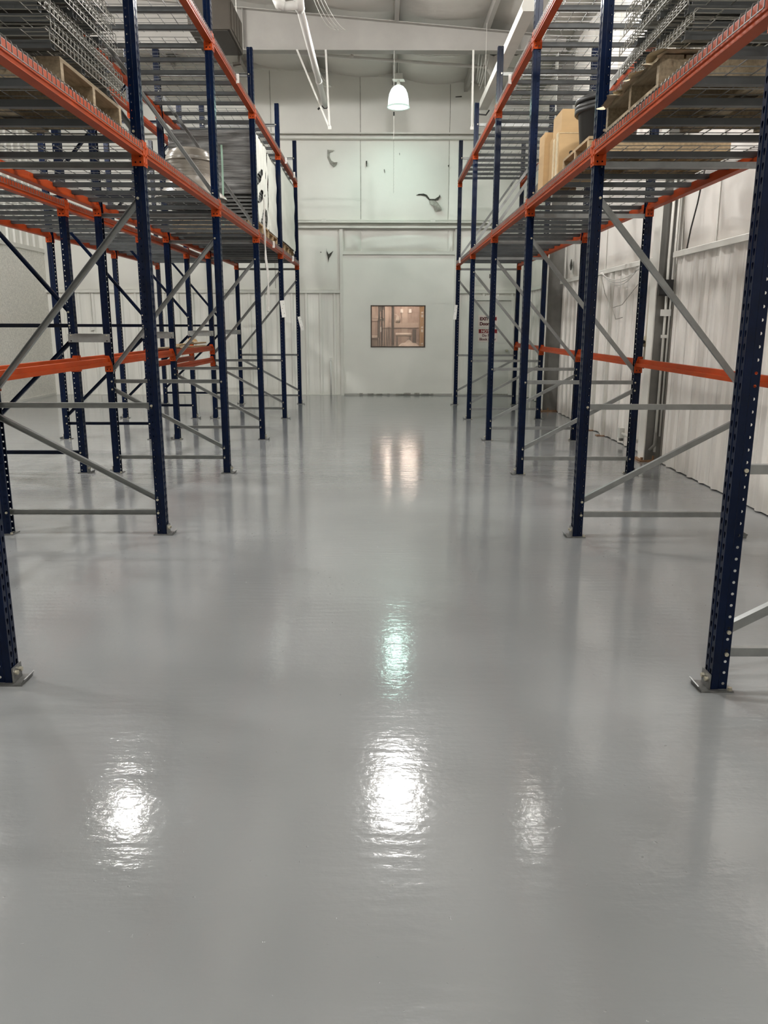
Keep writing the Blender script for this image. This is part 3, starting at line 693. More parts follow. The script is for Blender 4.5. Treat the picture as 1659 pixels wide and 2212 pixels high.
for i in range(5):
    y = yR(i) + CW
    beam('orange lower aisle-side beam of the right rack, ' + BAY[i], R0X, y, ZLOW, False, 'lower deck beams of the right rack')
    beam('orange lower wall-side beam of the right rack, ' + BAY[i], R0X + DEPTH, y, ZLOW, True, 'lower deck beams of the right rack')
    beam('orange waist-high rear beam of the right rack, ' + BAY[i], R0X + DEPTH, y, 1.114, True, 'waist-high rear beams of the right rack')
    if i > 0:
        beam('orange upper aisle-side beam of the right rack, ' + BAY[i], R0X, y, ZUP, False, 'upper deck beams of the right rack')
        beam('orange upper wall-side beam of the right rack, ' + BAY[i], R0X + DEPTH, y, ZUP, True, 'upper deck beams of the right rack')
    y = yA(i) + CW
    beam('orange lower aisle-side beam of the left rack, ' + BAY[i], A0X, y, ZLOW, True, 'lower deck beams of the left aisle rack')
    beam('orange lower rear beam of the left aisle rack, ' + BAY[i], A0X - DEPTH, y, ZLOW, False, 'lower deck beams of the left aisle rack')
    if i < 4: beam('orange waist-high rear beam of the left aisle rack, ' + BAY[i], A0X - DEPTH, y, 1.114, False, 'waist-high beams of the left racks')
    if i > 0:
        beam('orange upper aisle-side beam of the left rack, ' + BAY[i], A0X, y, ZUP, True, 'upper deck beams of the left aisle rack')
        beam('orange upper rear beam of the left aisle rack, ' + BAY[i], A0X - DEPTH, y, ZUP, False, 'upper deck beams of the left aisle rack')
        beam('orange lower front beam of the rear left rack, ' + BAY[i], B0X, y, ZLOW, True, 'lower deck beams of the rear left rack')
        beam('orange lower back beam of the rear left rack, ' + BAY[i], B0X - DEPTH, y, ZLOW, False, 'lower deck beams of the rear left rack')
    if 1 <= i <= 3: beam('orange waist-high front beam of the rear left rack, ' + BAY[i], B0X, y, 1.114, True, 'waist-high beams of the left racks')
    if 2 <= i <= 3: beam('orange upper front beam of the rear left rack, ' + BAY[i], B0X, y, ZUP, True, 'upper beams of the rear left rack')
yy = yA(3) + CW
beam('orange extra beam hung under waist-high beam, left aisle rack, fourth bay', A0X - DEPTH, yy, .925, False, 'extra low beams of the left racks')
beam('orange extra low front beam of the rear left rack, fourth bay', B0X, yy, .955, True, 'extra low beams of the left racks')

# ---- wire decks
DD = DEPTH + .007; DW = 1.165
def deck_meshes():
    mb = MB(); n = 22; r = .0029
    for k in range(n+1):
        y = .004 + (DW - .008)*k/n
        e0 = [(-.008, y, -.046), (-.008, y, -.004), (-.004, y, .007), (.008, y, .010), (.03, y, .0065)]; e1 = [(DD - p[0], p[1], p[2]) for p in reversed(e0)]
        if k % 2 == 0: mb.tube(e0 + e1, r, 4, False)
        else: mb.tube(e0 + [(.135, y, .0062)], r, 4, True); mb.tube([(DD-.135, y, .0062)] + e1, r, 4, True)
    for x, z in [(-.012, -.046), (DD+.012, -.046), (.010, .0045), (DD-.010, .0045)] + [(.13 + (DD-.26)*k/8, .0015) for k in range(9)]:
        mb.tube([(x, 0, z), (x, DW, z)], r, 4, True)
    mesh_new = mb.mesh('wire_mesh', M['wire'])
    mesh_old = mesh_new.copy(); mesh_old.materials.clear(); mesh_old.materials.append(M['oldwire'])
    ch = MB().prism([(-.030, -.001), (-.022, -.036), (.022, -.036), (.030, -.001), (.027, -.001), (.0195, -.033), (-.0195, -.033), (-.027, -.001)], (.042, 0, 0), (0, 1, 0), (0, 0, 1), (DD-.084, 0, 0)).mesh('support_channel', M['channel'])
    return mesh_new, mesh_old, ch
ME_DECK, ME_DECK_OLD, ME_CH = deck_meshes()
def make_deck(me, label, loc, rot, group):
    t = thing('wire_deck', label, 'wire deck', loc, rot, group)
    put('wire_mesh', me, t)
    for y in (.17, DW/2, DW-.17): put('support_channel', ME_CH, t, (0, y, 0))
    return t
deck0 = None
def decks(rack, x_face, left, y, z, bay, level):
    global deck0
    for j in range(2):
        ys = y + .035 + j*(DW + .038)
        side = 'near half' if j == 0 else 'far half'
        lb = '%s grey wire deck of %s, %s, %s' % (level, rack, BAY[bay], side)
        loc = (x_face + (.0035 if left else -.0035), ys + (DW if left else 0), z + .0005); rot = pi if left else 0
        gp = '%s wire decks of %s' % (level, rack)
        if deck0 is None: deck0 = make_deck(ME_DECK, lb, loc, rot, gp)
        else: dup(deck0, loc, rot, lb, gp)
for i in range(5):
    decks('the right rack', R0X, False, yR(i) + CW, DROP, i, 'lower')
    decks('the left aisle rack', A0X, True, yA(i) + CW, DROP, i, 'lower')
    if i > 0:
        decks('the right rack', R0X, False, yR(i) + CW, DUP, i, 'upper')
        decks('the left aisle rack', A0X, True, yA(i) + CW, DUP, i, 'upper')
        decks('the rear left rack', B0X, True, yA(i) + CW, DROP, i, 'lower')

# ---- row spacers between the two left racks
sp0 = None
for i in range(1, 6):
    loc = (A0X - DEPTH - .14, yA(i) - .0095, 1.385); lb = 'flat grey spacer plate tying left racks together, at %s frame pair' % ORD[i]
    if sp0 is None:
        sp0 = thing('row_spacer', lb, 'spacer', loc, 0, 'spacer plates between the left racks')
        MB().prism([(-.21, -.041), (.21, -.041), (.21, .041), (-.21, .041)], (0, -.006, 0), (1, 0, 0), (0, 0, 1), (0, .004, 0)).build('plate', M['galv'], sp0)
        MB().box((-.135, -.03, .041), (.135, -.002, .045)).build('flange', M['galv'], sp0)
        for x in (-.18, .18):
            for z in (-.027, .027):
                MB().cyl((x, -.010, z), (x, .0, z), .0075, 6).build('spacer_bolt', M['dark'] if z < 0 else M['bolt'], sp0)
    else: dup(sp0, loc, 0, lb)

# ------------------------------------------------------------------ goods on the racks
def pallet(label, x0, y0, z0, dx, dy, m, hgt=.13, rot=0.0, bottom=True):
    """boards run along x, stringers along y"""
    t = thing('wooden_pallet', label, 'pallet', (x0, y0, z0), rot)
    sh = hgt - .04
    for x in (0, dx/2 - .02, dx - .04):
        MB().prism([(0, .0), (dy*.12, 0), (dy*.16, sh*.42), (dy*.34, sh*.42), (dy*.38, 0), (dy*.62, 0), (dy*.66, sh*.42), (dy*.84, sh*.42), (dy*.88, 0), (dy, 0), (dy, sh), (0, sh)],
                   (x, 0, .02), (0, 1, 0), (0, 0, 1), (.04, 0, 0)).build('stringer', m, t)
    n = 7
    for k in range(n):
        y = (dy - .1)*k/(n-1); j = random.uniform(-.006, .006)
        MB().box((j, y, .02+sh), (dx+j, y+.1, .02+sh+.018)).build('deck_board', m, t)
    if bottom:
        for y in (0, dy/2-.05, dy-.1): MB().box((0, y, 0), (dx, y+.1, .018)).build('bottom_board', m, t)
    return t
ZD = DROP + .013    # top of the deck wires
def block_pallet(label, x0, y0, z0, dx, dy, m, hgt=.15):
    """stringers run along x so the aisle side shows openings between stringer ends"""
    t = thing('wooden_pallet', label, 'pallet', (x0, y0, z0))
    sh = hgt - .04
    for y in (0, dy*.5 - .02, dy - .04): MB().box((.0, y, .02), (dx, y+.04, .02+sh)).build('stringer', m, t)
    n = 8
    for k in range(n):
        x = (dx - .12)*k/(n-1)
        MB().box((x, random.uniform(-.008, .008), .02+sh), (x+.12, dy + random.uniform(-.008, .008), .02+sh+.019)).build('deck_board', m, t)
    for x in (0, dx/2-.06, dx-.12): MB().box((x, 0, 0), (x+.12, dy, .019)).build('bottom_board', m, t)
    return t

NTH = ['lowest', 'second', 'third', 'fourth', 'fifth', 'sixth', 'seventh', 'eighth', 'ninth', 'topmost']
block_pallet('wooden pallet under the pile of wire decks, left rack nearest bay', -2.70, 4.47, ZD, 1.05, .97, M['wood2'])
pile = None
for k in range(10):
    lb = '%s wire deck in the pile on the left pallet, nearest bay' % NTH[k]
    z = ZD + .151 + .038 + .062*k
    loc = (-1.63 + random.uniform(-.03, .05) - .012*k, 4.22 + DW + random.uniform(-.03, .06) + .012*k, z)
    if pile is None: pile = make_deck(ME_DECK_OLD, lb, loc, pi, 'piled wire decks on the left')
    else: dup(pile, loc, pi + random.uniform(-.02, .02), lb, 'piled wire decks on the left')
block_pallet('wooden pallet with a torn cardboard sheet on top, right rack nearest bay', 1.40, 4.42, ZD, 1.05, .98, M['wood2'])
cs = thing('cardboard_sheet', 'ragged torn cardboard sheet under the right pile of wire decks', 'cardboard', (1.385, 4.37, ZD+.1515))
def rag(u, v):
    e = max(0, 1 - 34*u) ; k = .018*sin(31*v) + .014*sin(57*v+1) + .02*sin(13*v)
    x = 1.08*u + (k - .02)*e - .01
    return (x, 1.04*v, .006 - (.03 + .018*sin(23*v))*e + .003*sin(40*u+20*v))
MB().grid(20, 48, rag).build('sheet', M['cardedge'], cs, smooth=True)
MB().grid(16, 40, lambda u, v: (1.06*u - .005 + .02*sin(21*v+2)*max(0, 1-9*u),   .01 + 1.02*v, .012 + .01*sin(17*v)*max(0, 1-8*u))).build('sheet', M['cardedge'], cs, smooth=True)
for k in range(9):
    lb = '%s wire deck in the pile on the right pallet, nearest bay' % (NTH[k] if k < 8 else 'topmost')
    z = ZD + .190 + .038 + .062*k
    dup(pile, (1.46 + random.uniform(-.02, .05) + (.05 if k > 4 else 0), 4.20 + random.uniform(-.05, .05) + .015*k, z), random.uniform(-.02, .02), lb, 'piled wire decks on the right')

# covered bell shaped hopper, second row of the left rack
hop = thing('covered_hopper', 'taupe shrink-covered bell shaped hopper on the left rack, third bay', 'hopper', (-2.0, 8.80, ZD))
MB().lathe([(.0, .585), (.10, .583), (.16, .572), (.205, .545), (.232, .50), (.243, .468), (.240, .455)], (0, 0, 0), 40).build('top_cover', M['taupe'], hop, smooth=True)
MB().lathe([(.246, .462), (.250, .455), (.246, .446)], (0, 0, 0), 40).build('cover_band', M['taupe'], hop, smooth=True)
MB().lathe([(.236, .452), (.232, .40), (.230, .33), (.233, .295), (.240, .285)], (0, 0, 0), 40).build('body', M['taupe'], hop, smooth=True)
MB().lathe([(.243, .290), (.246, .25), (.262, .205), (.295, .165), (.335, .135), (.365, .105), (.372, .085)], (0, 0, 0), 40).build('skirt', mat('pale_shrink_cover', (.34, .31, .265), .3, noise=(3, .1)), hop, smooth=True)
MB().lathe([(.0, .0), (.24, 0), (.24, .12), (.0, .12)], (0, 0, 0), 24).build('base', M['dark'], hop)

# shrink wrapped stacks
def wrapped(label, x0, x1, y0, y1, z0, z1, film_style, n_lay):
    t = thing('wrapped_stack', label, 'wrapped goods', ((x0+x1)/2, (y0+y1)/2, z0))
    cx, cy = (x0+x1)/2, (y0+y1)/2; hx, hy = (x1-x0)/2, (y1-y0)/2; H = z1-z0
    for k in range(n_lay):
        a = H*k/n_lay; b = H*(k+1)/n_lay - .012; j = random.uniform(-.012, .004); j2 = random.uniform(-.012, .004)
        MB().prism([(-hy-j2, a), (hy+j2, a), (hy+j2, a+(b-a)*.45), (hy+j2-.02, b), (-hy-j2+.02, b), (-hy-j2, a+(b-a)*.45)], (-hx-j, 0, 0), (0, 1, 0), (0, 0, 1), (2*hx+2*j, 0, 0)).build('panel', M['panelstack'], t)
    # near side film
    def fn(u, v):
        wv = .010*sin(38*v + 2*sin(4*u)) + .006*sin(11*u+9*v)
        return (-hx + 2*hx*u, -hy - .014 - .008*sin(pi*u) + wv*.7, H*(.30 + .70*v) if film_style != 'full' else H*(.02+.98*v))
    MB().grid(10, 60, fn).build('stretch_film', M['film'], t, smooth=True)
    # aisle side film with rips
    if film_style == 'ripped':
        rip = [(0.30, .54, .26, .070), (.36, .32, .30, .060), (.60, .07, .34, .13), (.86, .66, .035, .05), (.70, .38, .04, .02), (.86, .82, .02, .03), (.5, .61, .03, .02)]
        nu, nv = 34, 72
        def skip(i, j):
            u, v = (i+.5)/nu, (j+.5)/nv
            for (a, b, ra, rb) in rip:
                d = ((u-a)/ra)**2 + ((v-b - (u-a)*.35)/rb)**2
                if d < 1 + .3*sin(9*u+13*v): return True
            return False
    else: nu, nv, skip = 12, 40, None
    def fa(u, v):
        return (hx + .018 + .004*sin(21*v+6*u) + .004*sin(33*u-8*v) - .02*max(0, 2*v-1.4)*u, -hy + 2*hy*u, H*v)
    MB().grid(nu, nv, fa, skip).build('stretch_film', M['whitefilm'], t, smooth=True)
    MB().grid(8, 8, lambda u, v: (-hx-.005 + (2*hx+.03)*u, -hy-.01 + (2*hy+.02)*v, H + .004 + .006*sin(9*u)*sin(7*v))).build('stretch_film', M['film'], t, smooth=True)
    return t
ZP = ZD + .151
block_pallet('wooden pallet under the dark ripped wrapped stack, left rack fourth bay', -2.74, 10.92, ZD, 1.10, 1.08, M['wood'])
wrapped('dark shrink-wrapped stack with ripped white film, left rack fourth bay, near end', -2.74, -1.655, 10.93, 12.02, ZP, 3.93, 'ripped', 24)
block_pallet('wooden pallet under the second wrapped stack, left rack fourth bay', -2.74, 12.16, ZD, 1.08, .98, M['wood'])
wrapped('dark shrink-wrapped stack standing behind the ripped one, left rack fourth bay', -2.74, -1.67, 12.17, 13.10, ZP, 3.90, 'full', 24)
block_pallet('wooden pallet under the pale wrapped stack, left rack farthest bay', -2.74, 13.40, ZD, 1.10, 1.18, M['wood'])
wrapped('tall stack covered with pale green white film, left rack farthest bay', -2.74, -1.64, 13.41, 15.42, ZP, 3.97, 'full', 20)
block_pallet('second wooden pallet under the pale wrapped stack, left rack farthest bay', -2.74, 14.60, ZD, 1.08, .84, M['wood'])
st = thing('green_strap', 'pale green strap hanging beside the hopper on left rack', 'strap', (-2.02, 10.60, 3.13))
MB().grid(1, 8, lambda u, v: (-.012 + .024*u + .02*sin(2*v), .004*sin(9*v), -.42 + .98*v)).build('webbing', M['green'], st)
# film hanging down from the ripped stack
hs = thing('hanging_film', 'long twisted strip of clear film hanging below the left rack', 'plastic film', (-1.560, 11.06, 1.72))
def strip(u, v):
    wdt = .075*(1 - .55*sin(pi*min(1, max(0, (v-.30)/.5)))**2) + .01*sin(17*v)
    return (.05*sin(6*v)*(1-v)*.5 + .012*cos(20*v+6*u), (u-.5)*wdt*1.6 + .05*(1-v) + .014*sin(9*v), 1.42*v)
MB().grid(6, 40, strip).build('film_strip', M['clearfilm'], hs, smooth=True)
MB().tube([(0, .08, .04), (.004, .085, 0), (0, .075, -.02)], .014, 6).build('film_knot', M['whitefilm'], hs)
MB().grid(4, 8, lambda u, v: (-.02 + .01*sin(9*v+4*u), .10 + .10*u*(1-abs(2*v-1)), .55 + .22*v)).build('film_loop', M['flap'], hs, smooth=True)

# right rack: nested black bins, cardboard boxes, offcut pallet
block_pallet('light wooden pallet under the black bins, right rack second bay', 1.47, 6.12, ZD, 1.02, .84, M['wood'], .135)
bn0 = None
for k in range(3):
    lb = ('lower', 'middle', 'upper')[k] + ' round black plastic bin of the nested stack, right rack second bay'
    loc = (1.765, 6.74, ZD + .146 + (0, .026, .070)[k])
    if bn0 is None:
        bn0 = thing('plastic_bin', lb, 'bin', loc, 0, 'nested black bins')
        MB().lathe([(.0, .004), (.20, .0), (.208, .012), (.236, .300), (.240, .305), (.228, .300), (.20, .03), (.0, .02)], (0, 0, 0), 36).build('tub', M['blackplastic'], bn0, smooth=True)
        MB().lathe([(.238, .278), (.256, .274), (.262, .280), (.262, .303), (.252, .313), (.232, .309)], (0, 0, 0), 36).build('rim', M['blackplastic'], bn0, smooth=True)
        for sgn in (-1, 1): MB().box((-.05, sgn*.262-.012, .248), (.05, sgn*.262+.012, .278)).build('handle', M['blackplastic'], bn0)
    else: dup(bn0, loc, 0, lb)
def carton(label, x0, y0, z0, dx, dy, dz, flaps=True):
    t = thing('cardboard_box', label, 'box', (x0, y0, z0), 0, 'cardboard boxes on the right rack')
    MB().box((0, 0, 0), (dx, dy, dz)).build('box_body', M['card'], t)
    for a, b in (((.002, .0, dz), (dx-.002, dy*.495, dz+.004)), ((.002, dy*.505, dz), (dx-.002, dy, dz+.004))): MB().box(a, b).build('flap', M['card'], t)
    return t
pl = 7.16
cb = carton('lower tan cardboard box with black S print, beside the black bins', 1.475, pl, ZD+.02, .42, .40, .375)
text_part('S', .085, M['blackink'], cb, (.085, -.001, .165), (radians(90), 0, 0), .002, 'print')
MB().box((-.003, .04, .0), (0, .12, .377)).build('tape', M['tape'], cb); MB().box((-.004, .17, .02), (0, .24, .355)).build('tape', M['tape'], cb)
MB().box((-.002, -.002, .36), (.42, .0, .364)).build('tape', M['tape'], cb)
carton('upper tan cardboard box standing on the lower box beside the bins', 1.49, pl+.01, ZD+.400, .36, .34, .165)
carton('narrow taller cardboard box behind the lower one, right rack second bay', 1.43, pl+.41, ZD+.002, .30, .24, .47)
db = thing('wood_scrap', 'broken tan wood scrap lying by the boxes on right rack', 'scrap', (1.43, 7.30, ZD))
for k in range(6):
    a = random.uniform(0, pi); l = random.uniform(.08, .2); x, y = random.uniform(0, .12), .62 + random.uniform(0, .5)
    MB().tube([(x, y, .012+.008*k), (x+l*cos(a)*.4, y+l*sin(a), .02+.01*k)], .012, 4).build('splinter', M['wood'], db)

# boards on the waist-high beams of the left racks
for k, (xa, ya, xb_, yb, z, wd, lb) in enumerate(((-3.04, 10.95, -2.92, 12.35, 1.191, .14, 'dark board'), (-2.86, 11.75, -2.78, 12.75, 1.191, .08, 'pale board'), (-3.05, 12.15, -2.83, 13.0, 1.214, .09, 'raised plank'))):
    d = Vector((xb_-xa, yb-ya, 0)).normalized(); nrm = Vector((-d.y, d.x, 0))
    o = MB().prism([(0, 0), (wd, 0), (wd, .02), (0, .02)], (xa, ya, z), nrm, (0, 0, 1), Vector((xb_-xa, yb-ya, .02 if k == 2 else 0))).build('wood_board', M['wood2' if k == 0 else 'wood'])
    tag(o, lb + ' lying across the waist-high orange beams, left racks fourth bay', 'board', 'boards on the waist-high beams')
pc = thing('paper_scrap', 'crumpled brown paper on the boards of the left racks', 'paper', (-3.0, 12.38, 1.262))
MB().grid(6, 6, lambda u, v: (.14*u, .2*v, .005 + .07*sin(pi*u)*sin(pi*v)*(1+.5*sin(17*u+9*v)))).build('crumple', M['card'], pc)

# ---- white stickers on beams, paper tags on posts
def sticker(label, left, y, z):
    x = A0X + .0038 if left else R0X - .0038; s = 1 if left else -1
    o = thing('label_tab', label, 'label', (x, y, z), 0, 'white label tabs on beams')
    MB().box((0 if s > 0 else -.034, -.0015, -.004), (.034 if s > 0 else 0, .0015, .088)).build('face', M['paper'], o)
    MB().box((-.001 if s > 0 else -.0016, -.0015, -.004), (.0016 if s > 0 else .001, .03, .07)).build('backing', M['paper'], o)
sticker('white label tab on upper aisle beam, left rack third bay', True, 9.45, ZUP)
sticker('white label tab on upper aisle beam, left rack farthest bay, near end', True, 13.85, ZUP)
sticker('white label tab on upper aisle beam, left rack farthest bay, far end', True, 15.1, ZUP)
sticker('white label tab on lower aisle beam, left rack fourth bay', True, 12.04, ZLOW)
sticker('white label tab on lower aisle beam, left rack farthest bay', True, 14.56, ZLOW)
sticker('white label tab on upper aisle beam, right rack third bay', False, 9.45, ZUP)
sticker('white label tab on lower aisle beam, right rack farthest bay', False, 14.83, ZLOW)
def papertag(label, x, y, z, w_, h_, tilt):
    o = thing('paper_tag', label, 'tag', (x, y, z), 0, 'paper tags taped to posts')
    o.rotation_euler = (0, tilt, 0)
    MB().grid(2, 6, lambda u, v: (w_*(u-.5), -.004 - .018*(1-v)**2, -h_ + h_*v)).build('sheet', M['paper'], o)
    for k, (zz, a) in enumerate(((-.06, .02), (-.12, -.01), (-.2, .012))):
        MB().box((a-.008, -.0075-.018*(-zz/h_)**2, zz-.008), (a+.006, -.0055-.018*(-zz/h_)**2, zz)).build('mark', M['flap'], o)
papertag('white paper tag taped on post, fifth frame of left aisle rack', -1.625, yA(4)-.003, 1.905, .07, .265, -.12)
papertag('white paper tag taped on post, farthest frame of left aisle rack', -1.612, yA(5)-.003, 1.68, .062, .27, -.24)
papertag('curled white paper tag on post, farthest frame of right rack', R0X+.005, yR(5)-.003, 1.90, .06, .27, .08)

# ------------------------------------------------------------------ lamps
def lamp(label, x, y, z, m, hang, sc=1.0, lens='lamplens'):
    t = thing('high_bay_lamp', label, 'lamp', (x, y, z), 0, 'high bay lamps')
    MB().lathe([(.0, .40), (.055, .398), (.10, .375), (.145, .325), (.180, .25), (.198, .16), (.205, .06), (.208, .03)], (0, 0, 0), 28).build('shade', m, t, smooth=True)
    MB().lathe([(.208, .03), (.222, .015), (.222, .0), (.208, -.004), (.200, .006), (.204, .03)], (0, 0, 0), 28).build('rim', M['lamprim'] if m is M['lampshade'] else m, t, smooth=True)
    if m is M['lampshade']: MB().lathe([(.0, .012), (.202, .012)], (0, 0, 0), 28).build('lens', M['lampinner'], t)
    else: MB().lathe([(.0, -.13), (.07, -.122), (.13, -.095), (.175, -.05), (.202, .0)], (0, 0, 0), 28).build('lens', M[lens], t, smooth=True)
    MB().lathe([(.0, .398), (.035, .398), (.035, .44), (.022, .45), (.022, .485), (.0, .485)], (0, 0, 0), 14).build('socket', M['steelwhite'], t)
    MB().prism([(-.13, -.09), (.10, -.09), (.13, .09), (-.10, .09)], (0, 0, .487), (1, 0, 0), (0, 1, 0), (0, 0, .008)).build('mount_plate', M['steelwhite'], t)
    MB().chbox((-.085, -.08, .496), (.085, .08, .60), .012).build('ballast_box', M['greydoor'], t)
    MB().tube([(0, 0, .60), (0, 0, hang)], .009, 8).build('hanger_rod', M['greydoor'], t)
    t.scale = (sc, sc, sc)
    return t
lamp('glowing high bay lamp hanging before the end wall', .290, 16.3, 5.515, M['lampshade'], .80, .96)
hb = roof_z(.23) - .2
lamp('high bay lamp over the aisle, just above the picture', .23, 11.4, 5.80, M['lampwarm'], hb-5.80)
lamp('high bay lamp over the rear left rack', -4.05, 11.0, 5.85, M['lampwarm'], roof_z(-4.05)-.25-5.85)
lamp('high bay lamp over the aisle above the viewer', .23, 5.6, 5.80, M['lampwarm'], hb-5.80)
lamp('added unseen fill lamp over the far left aisle beyond the rear rack', -6.0, 9.2, 5.85, M['lampwarm'], roof_z(-6.0)-.25-5.85, lens='lamplens_fill')  # added out of view to brighten the left wall
lamp('high bay lamp over the left aisle, level with the viewer', -5.2, 4.6, 5.85, M['lampwarm'], roof_z(-5.2)-.3-5.85)
lamp('high bay lamp over the right rack, beyond its near bays', 2.45, 10.5, 5.66, M['lampwarm'], roof_z(2.45)-.25-5.66, lens='lamplens_dim')
lamp('high bay lamp over the right rack, close to the viewer', 2.45, 5.0, 5.62, M['lampwarm'], roof_z(2.45)-.25-5.62)
lamp('high bay lamp over the aisle behind the viewer', .23, -.4, 5.80, M['lampwarm'], hb-5.80)

# ------------------------------------------------------------------ pipes, heaters, hangers overhead
def vhanger(label, xs, inner, outer, zb, bolt=True):
    t = thing('angle_hanger', label, 'hanger', (0, RY-.10, 0), 0, 'vee hangers under the rafter')
    def bar(x0, x1):
        d = Vector((x1-x0, 0, zb - rb)); MB().prism([(-.016, -.002), (.016, -.002), (.016, .002), (-.012, .002), (-.012, .03), (-.016, .03)], (x0, 0, rb-.01), (1, 0, 0), (0, 1, 0), d).build('angle_bar', M['steelwhite'], t)
    bar(inner, xs); bar(outer, xs)
    MB().box((xs-.03, -.004, zb-.02), (xs+.03, .004, zb+.03)).build('foot_tab', M['steelwhite'], t)
vhanger('white steel vee hanger under the rafter, left of the lamp', -.887, -.935, -1.405, 4.71)
vhanger('white steel vee hanger under the rafter, right of the lamp', 1.48, 1.472, 2.01, 4.71)
vp = thing('vent_pipe', 'white vent pipe with elbow running overhead, left of the lamp', 'pipe', (-.975, 10.3, 5.13))
MB().tube([(0, 0, 0), (0, 4.25, 0)], .045, 14).build('pipe_run', M['pvc'], vp, smooth=True)
MB().tube([(0, 0, .30), (0, -.02, .12), (0, -.02, .04), (0, .03, 0), (0, .10, 0)], .060, 14).build('elbow', M['pvc'], vp, smooth=True)
MB().tube([(-.02, -.01, .0), (-.14, -.02, -.02), (-.19, -.03, -.02)], .050, 14).build('branch', M['pvc'], vp, smooth=True)
MB().tube([(-.17, -.03, -.02), (-.23, -.04, -.005), (-.25, -.05, .05)], .058, 14).build('elbow', M['pvc'], vp, smooth=True)
MB().tube([(0, 2.9, 0), (0, 2.96, 0)], .052, 14).build('coupling', M['pvc'], vp, smooth=True)
MB().tube([(.05, 4.24, -.02), (.03, 4.24, -.06), (-.02, 4.24, -.06), (-.05, 4.24, -.02)], .010, 6).build('hook', M['black'], vp)
MB().tube([(-.09, 4.24, -.05), (-.12, 4.24, -.08)], .016, 6).build('hook', M['black'], vp)
MB().tube([(0, .05, .04), (0, .05, 1.24)], .006, 6).build('hanger_rod', M['steelwhite'], vp)
rp = thing('heater_reflector', 'long white radiant heater housing running overhead, right of the lamp', 'heater', (1.65, 10.0, 4.97))
MB().prism([(-.07, 0), (.07, 0), (.09, .05), (.05, .16), (-.05, .16), (-.09, .05)], (0, 0, 0), (1, 0, 0), (0, 0, 1), (0, 4.22, 0)).build('housing', M['steelwhite'], rp)
MB().tube([(.30, .2, .08), (.30, 4.22, .08)], .06, 12).build('return_tube', M['pvc'], rp, smooth=True)
MB().tube([(-.10, 4.21, .1), (-.13, 4.235, .02), (-.06, 4.235, -.06), (.05, 4.235, -.07), (.1, 4.21, .0)], .012, 6).build('hook', M['black'], rp)
for y in (4.05,): MB().tube([(0, y, .16), (0, y, 1.23)], .003, 6).build('hanger_rod', M['steelwhite'], rp)
dk = thing('unit_heater', 'brown box shaped unit heater hanging over the left rack', 'heater', (-2.07, 11.9, 5.40))
MB().box((-.56, 0, 0), (0, 1.05, .42)).build('casing', M['brown'], dk)
MB().box((-.50, .02, -.012), (-.03, 1.03, 0)).build('bottom_pan', M['brown'], dk)
for k in range(4): MB().box((.0, .12 + .22*k, .05), (.008, .30 + .22*k, .37)).build('side_panel', M['brown'], dk)
MB().tube([(-.06, 1.09, .05), (-.06, 1.10, -.10), (-.16, 1.10, -.11)], .03, 8).build('drain_pipe', M['brown'], dk)
for x in (-.5, -.06):
    for y in (.1, .95): MB().tube([(x, y, .42), (x, y, roof_z(-2.4)-.3-5.40)], .008, 6).build('hanger_rod', M['steelwhite'], dk)
sq = thing('sprinkler_pipe', 'thin sloping white sprinkler pipe under the roof, behind the rafter', 'pipe', (0, 15.5, 0))
MB().tube([(-7.2, 0, 6.55), (3.1, 0, 5.90)], .028, 10).build('pipe_run', M['pvc'], sq, smooth=True)
for x in (-.56, 2.1, -3.4):
    z = 6.10 - .0631*x
    MB().cyl((x, 0, z), (x, 0, z+.07), .014, 8).build('sprinkler_head', M['bolt'], sq); MB().cyl((x, 0, z+.07), (x, 0, z+.12), .022, 8).build('deflector', M['black'], sq)
    MB().cyl((x-.035, 0, z), (x+.035, 0, z), .040, 10).build('tee_fitting', M['pvc'], sq)
for x in (.25, -4.3): MB().tube([(x, 0, 6.10-.0631*x), (x, 0, roof_z(x)-.2)], .006, 6).build('hanger_rod', M['steelwhite'], sq)
ch = thing('pull_chain', 'thin beaded chain hanging from the rafter beside the lamp', 'chain', (.181, 14.34, 3.70))
MB().tube([(0, 0, .85), (0, 0, rb-.014-3.70+.004)], .004, 5).build('cord', M['steelwhite'], ch)
lk = MB()
for k in range(34):
    lk.tube([(-.004*(k % 2), -.004*((k+1) % 2), .025*k), (.006*(k % 2), .006*((k+1) % 2), .012+.025*k), (-.004*(k % 2), -.004*((k+1) % 2), .025+.025*k)], .0035, 4)
lk.build('chain_links', M['flap'], ch)
MB().tube([(0, 0, 1.21), (0, 0, 1.27)], .012, 6).build('chain_pull', M['dark'], ch)
cbz = thing('ceiling_cable', 'white cables drooping below the roof behind the rafter', 'cable')
def droop(a, b, s, r=.006):
    a, b = Vector(a), Vector(b); return [a + (b-a)*(k/10) - Vector((0, 0, s*4*(k/10)*(1-k/10))) for k in range(11)]
for a, b, s in (((-.95, 14.7, 6.03), (.2, 14.7, 6.02), .07), ((.3, 14.7, 6.02), (1.6, 14.7, 5.97), .07), ((.3, 14.75, 6.03), (1.75, 14.75, 6.0), .05), ((.25, 14.65, 5.98), (1.5, 14.65, 5.93), .06)):
    MB().tube(droop(a, b, s), .006, 5).build('cable', M['greydoor'], cbz)
for k in range(4):
    MB().tube(droop((-1.0+.03*k, 12.6-.2*k, 6.05), (-.72+.05*k, 13.3, 5.85), .10), .004, 4).build('cable', M['greydoor'], cbz)
for k in range(3): MB().tube(droop((-1.28+.05*k, 15.0, 5.95), (-1.05+.06*k, 16.6, 5.95), .12), .006, 5).build('cable', M['greydoor'], cbz)
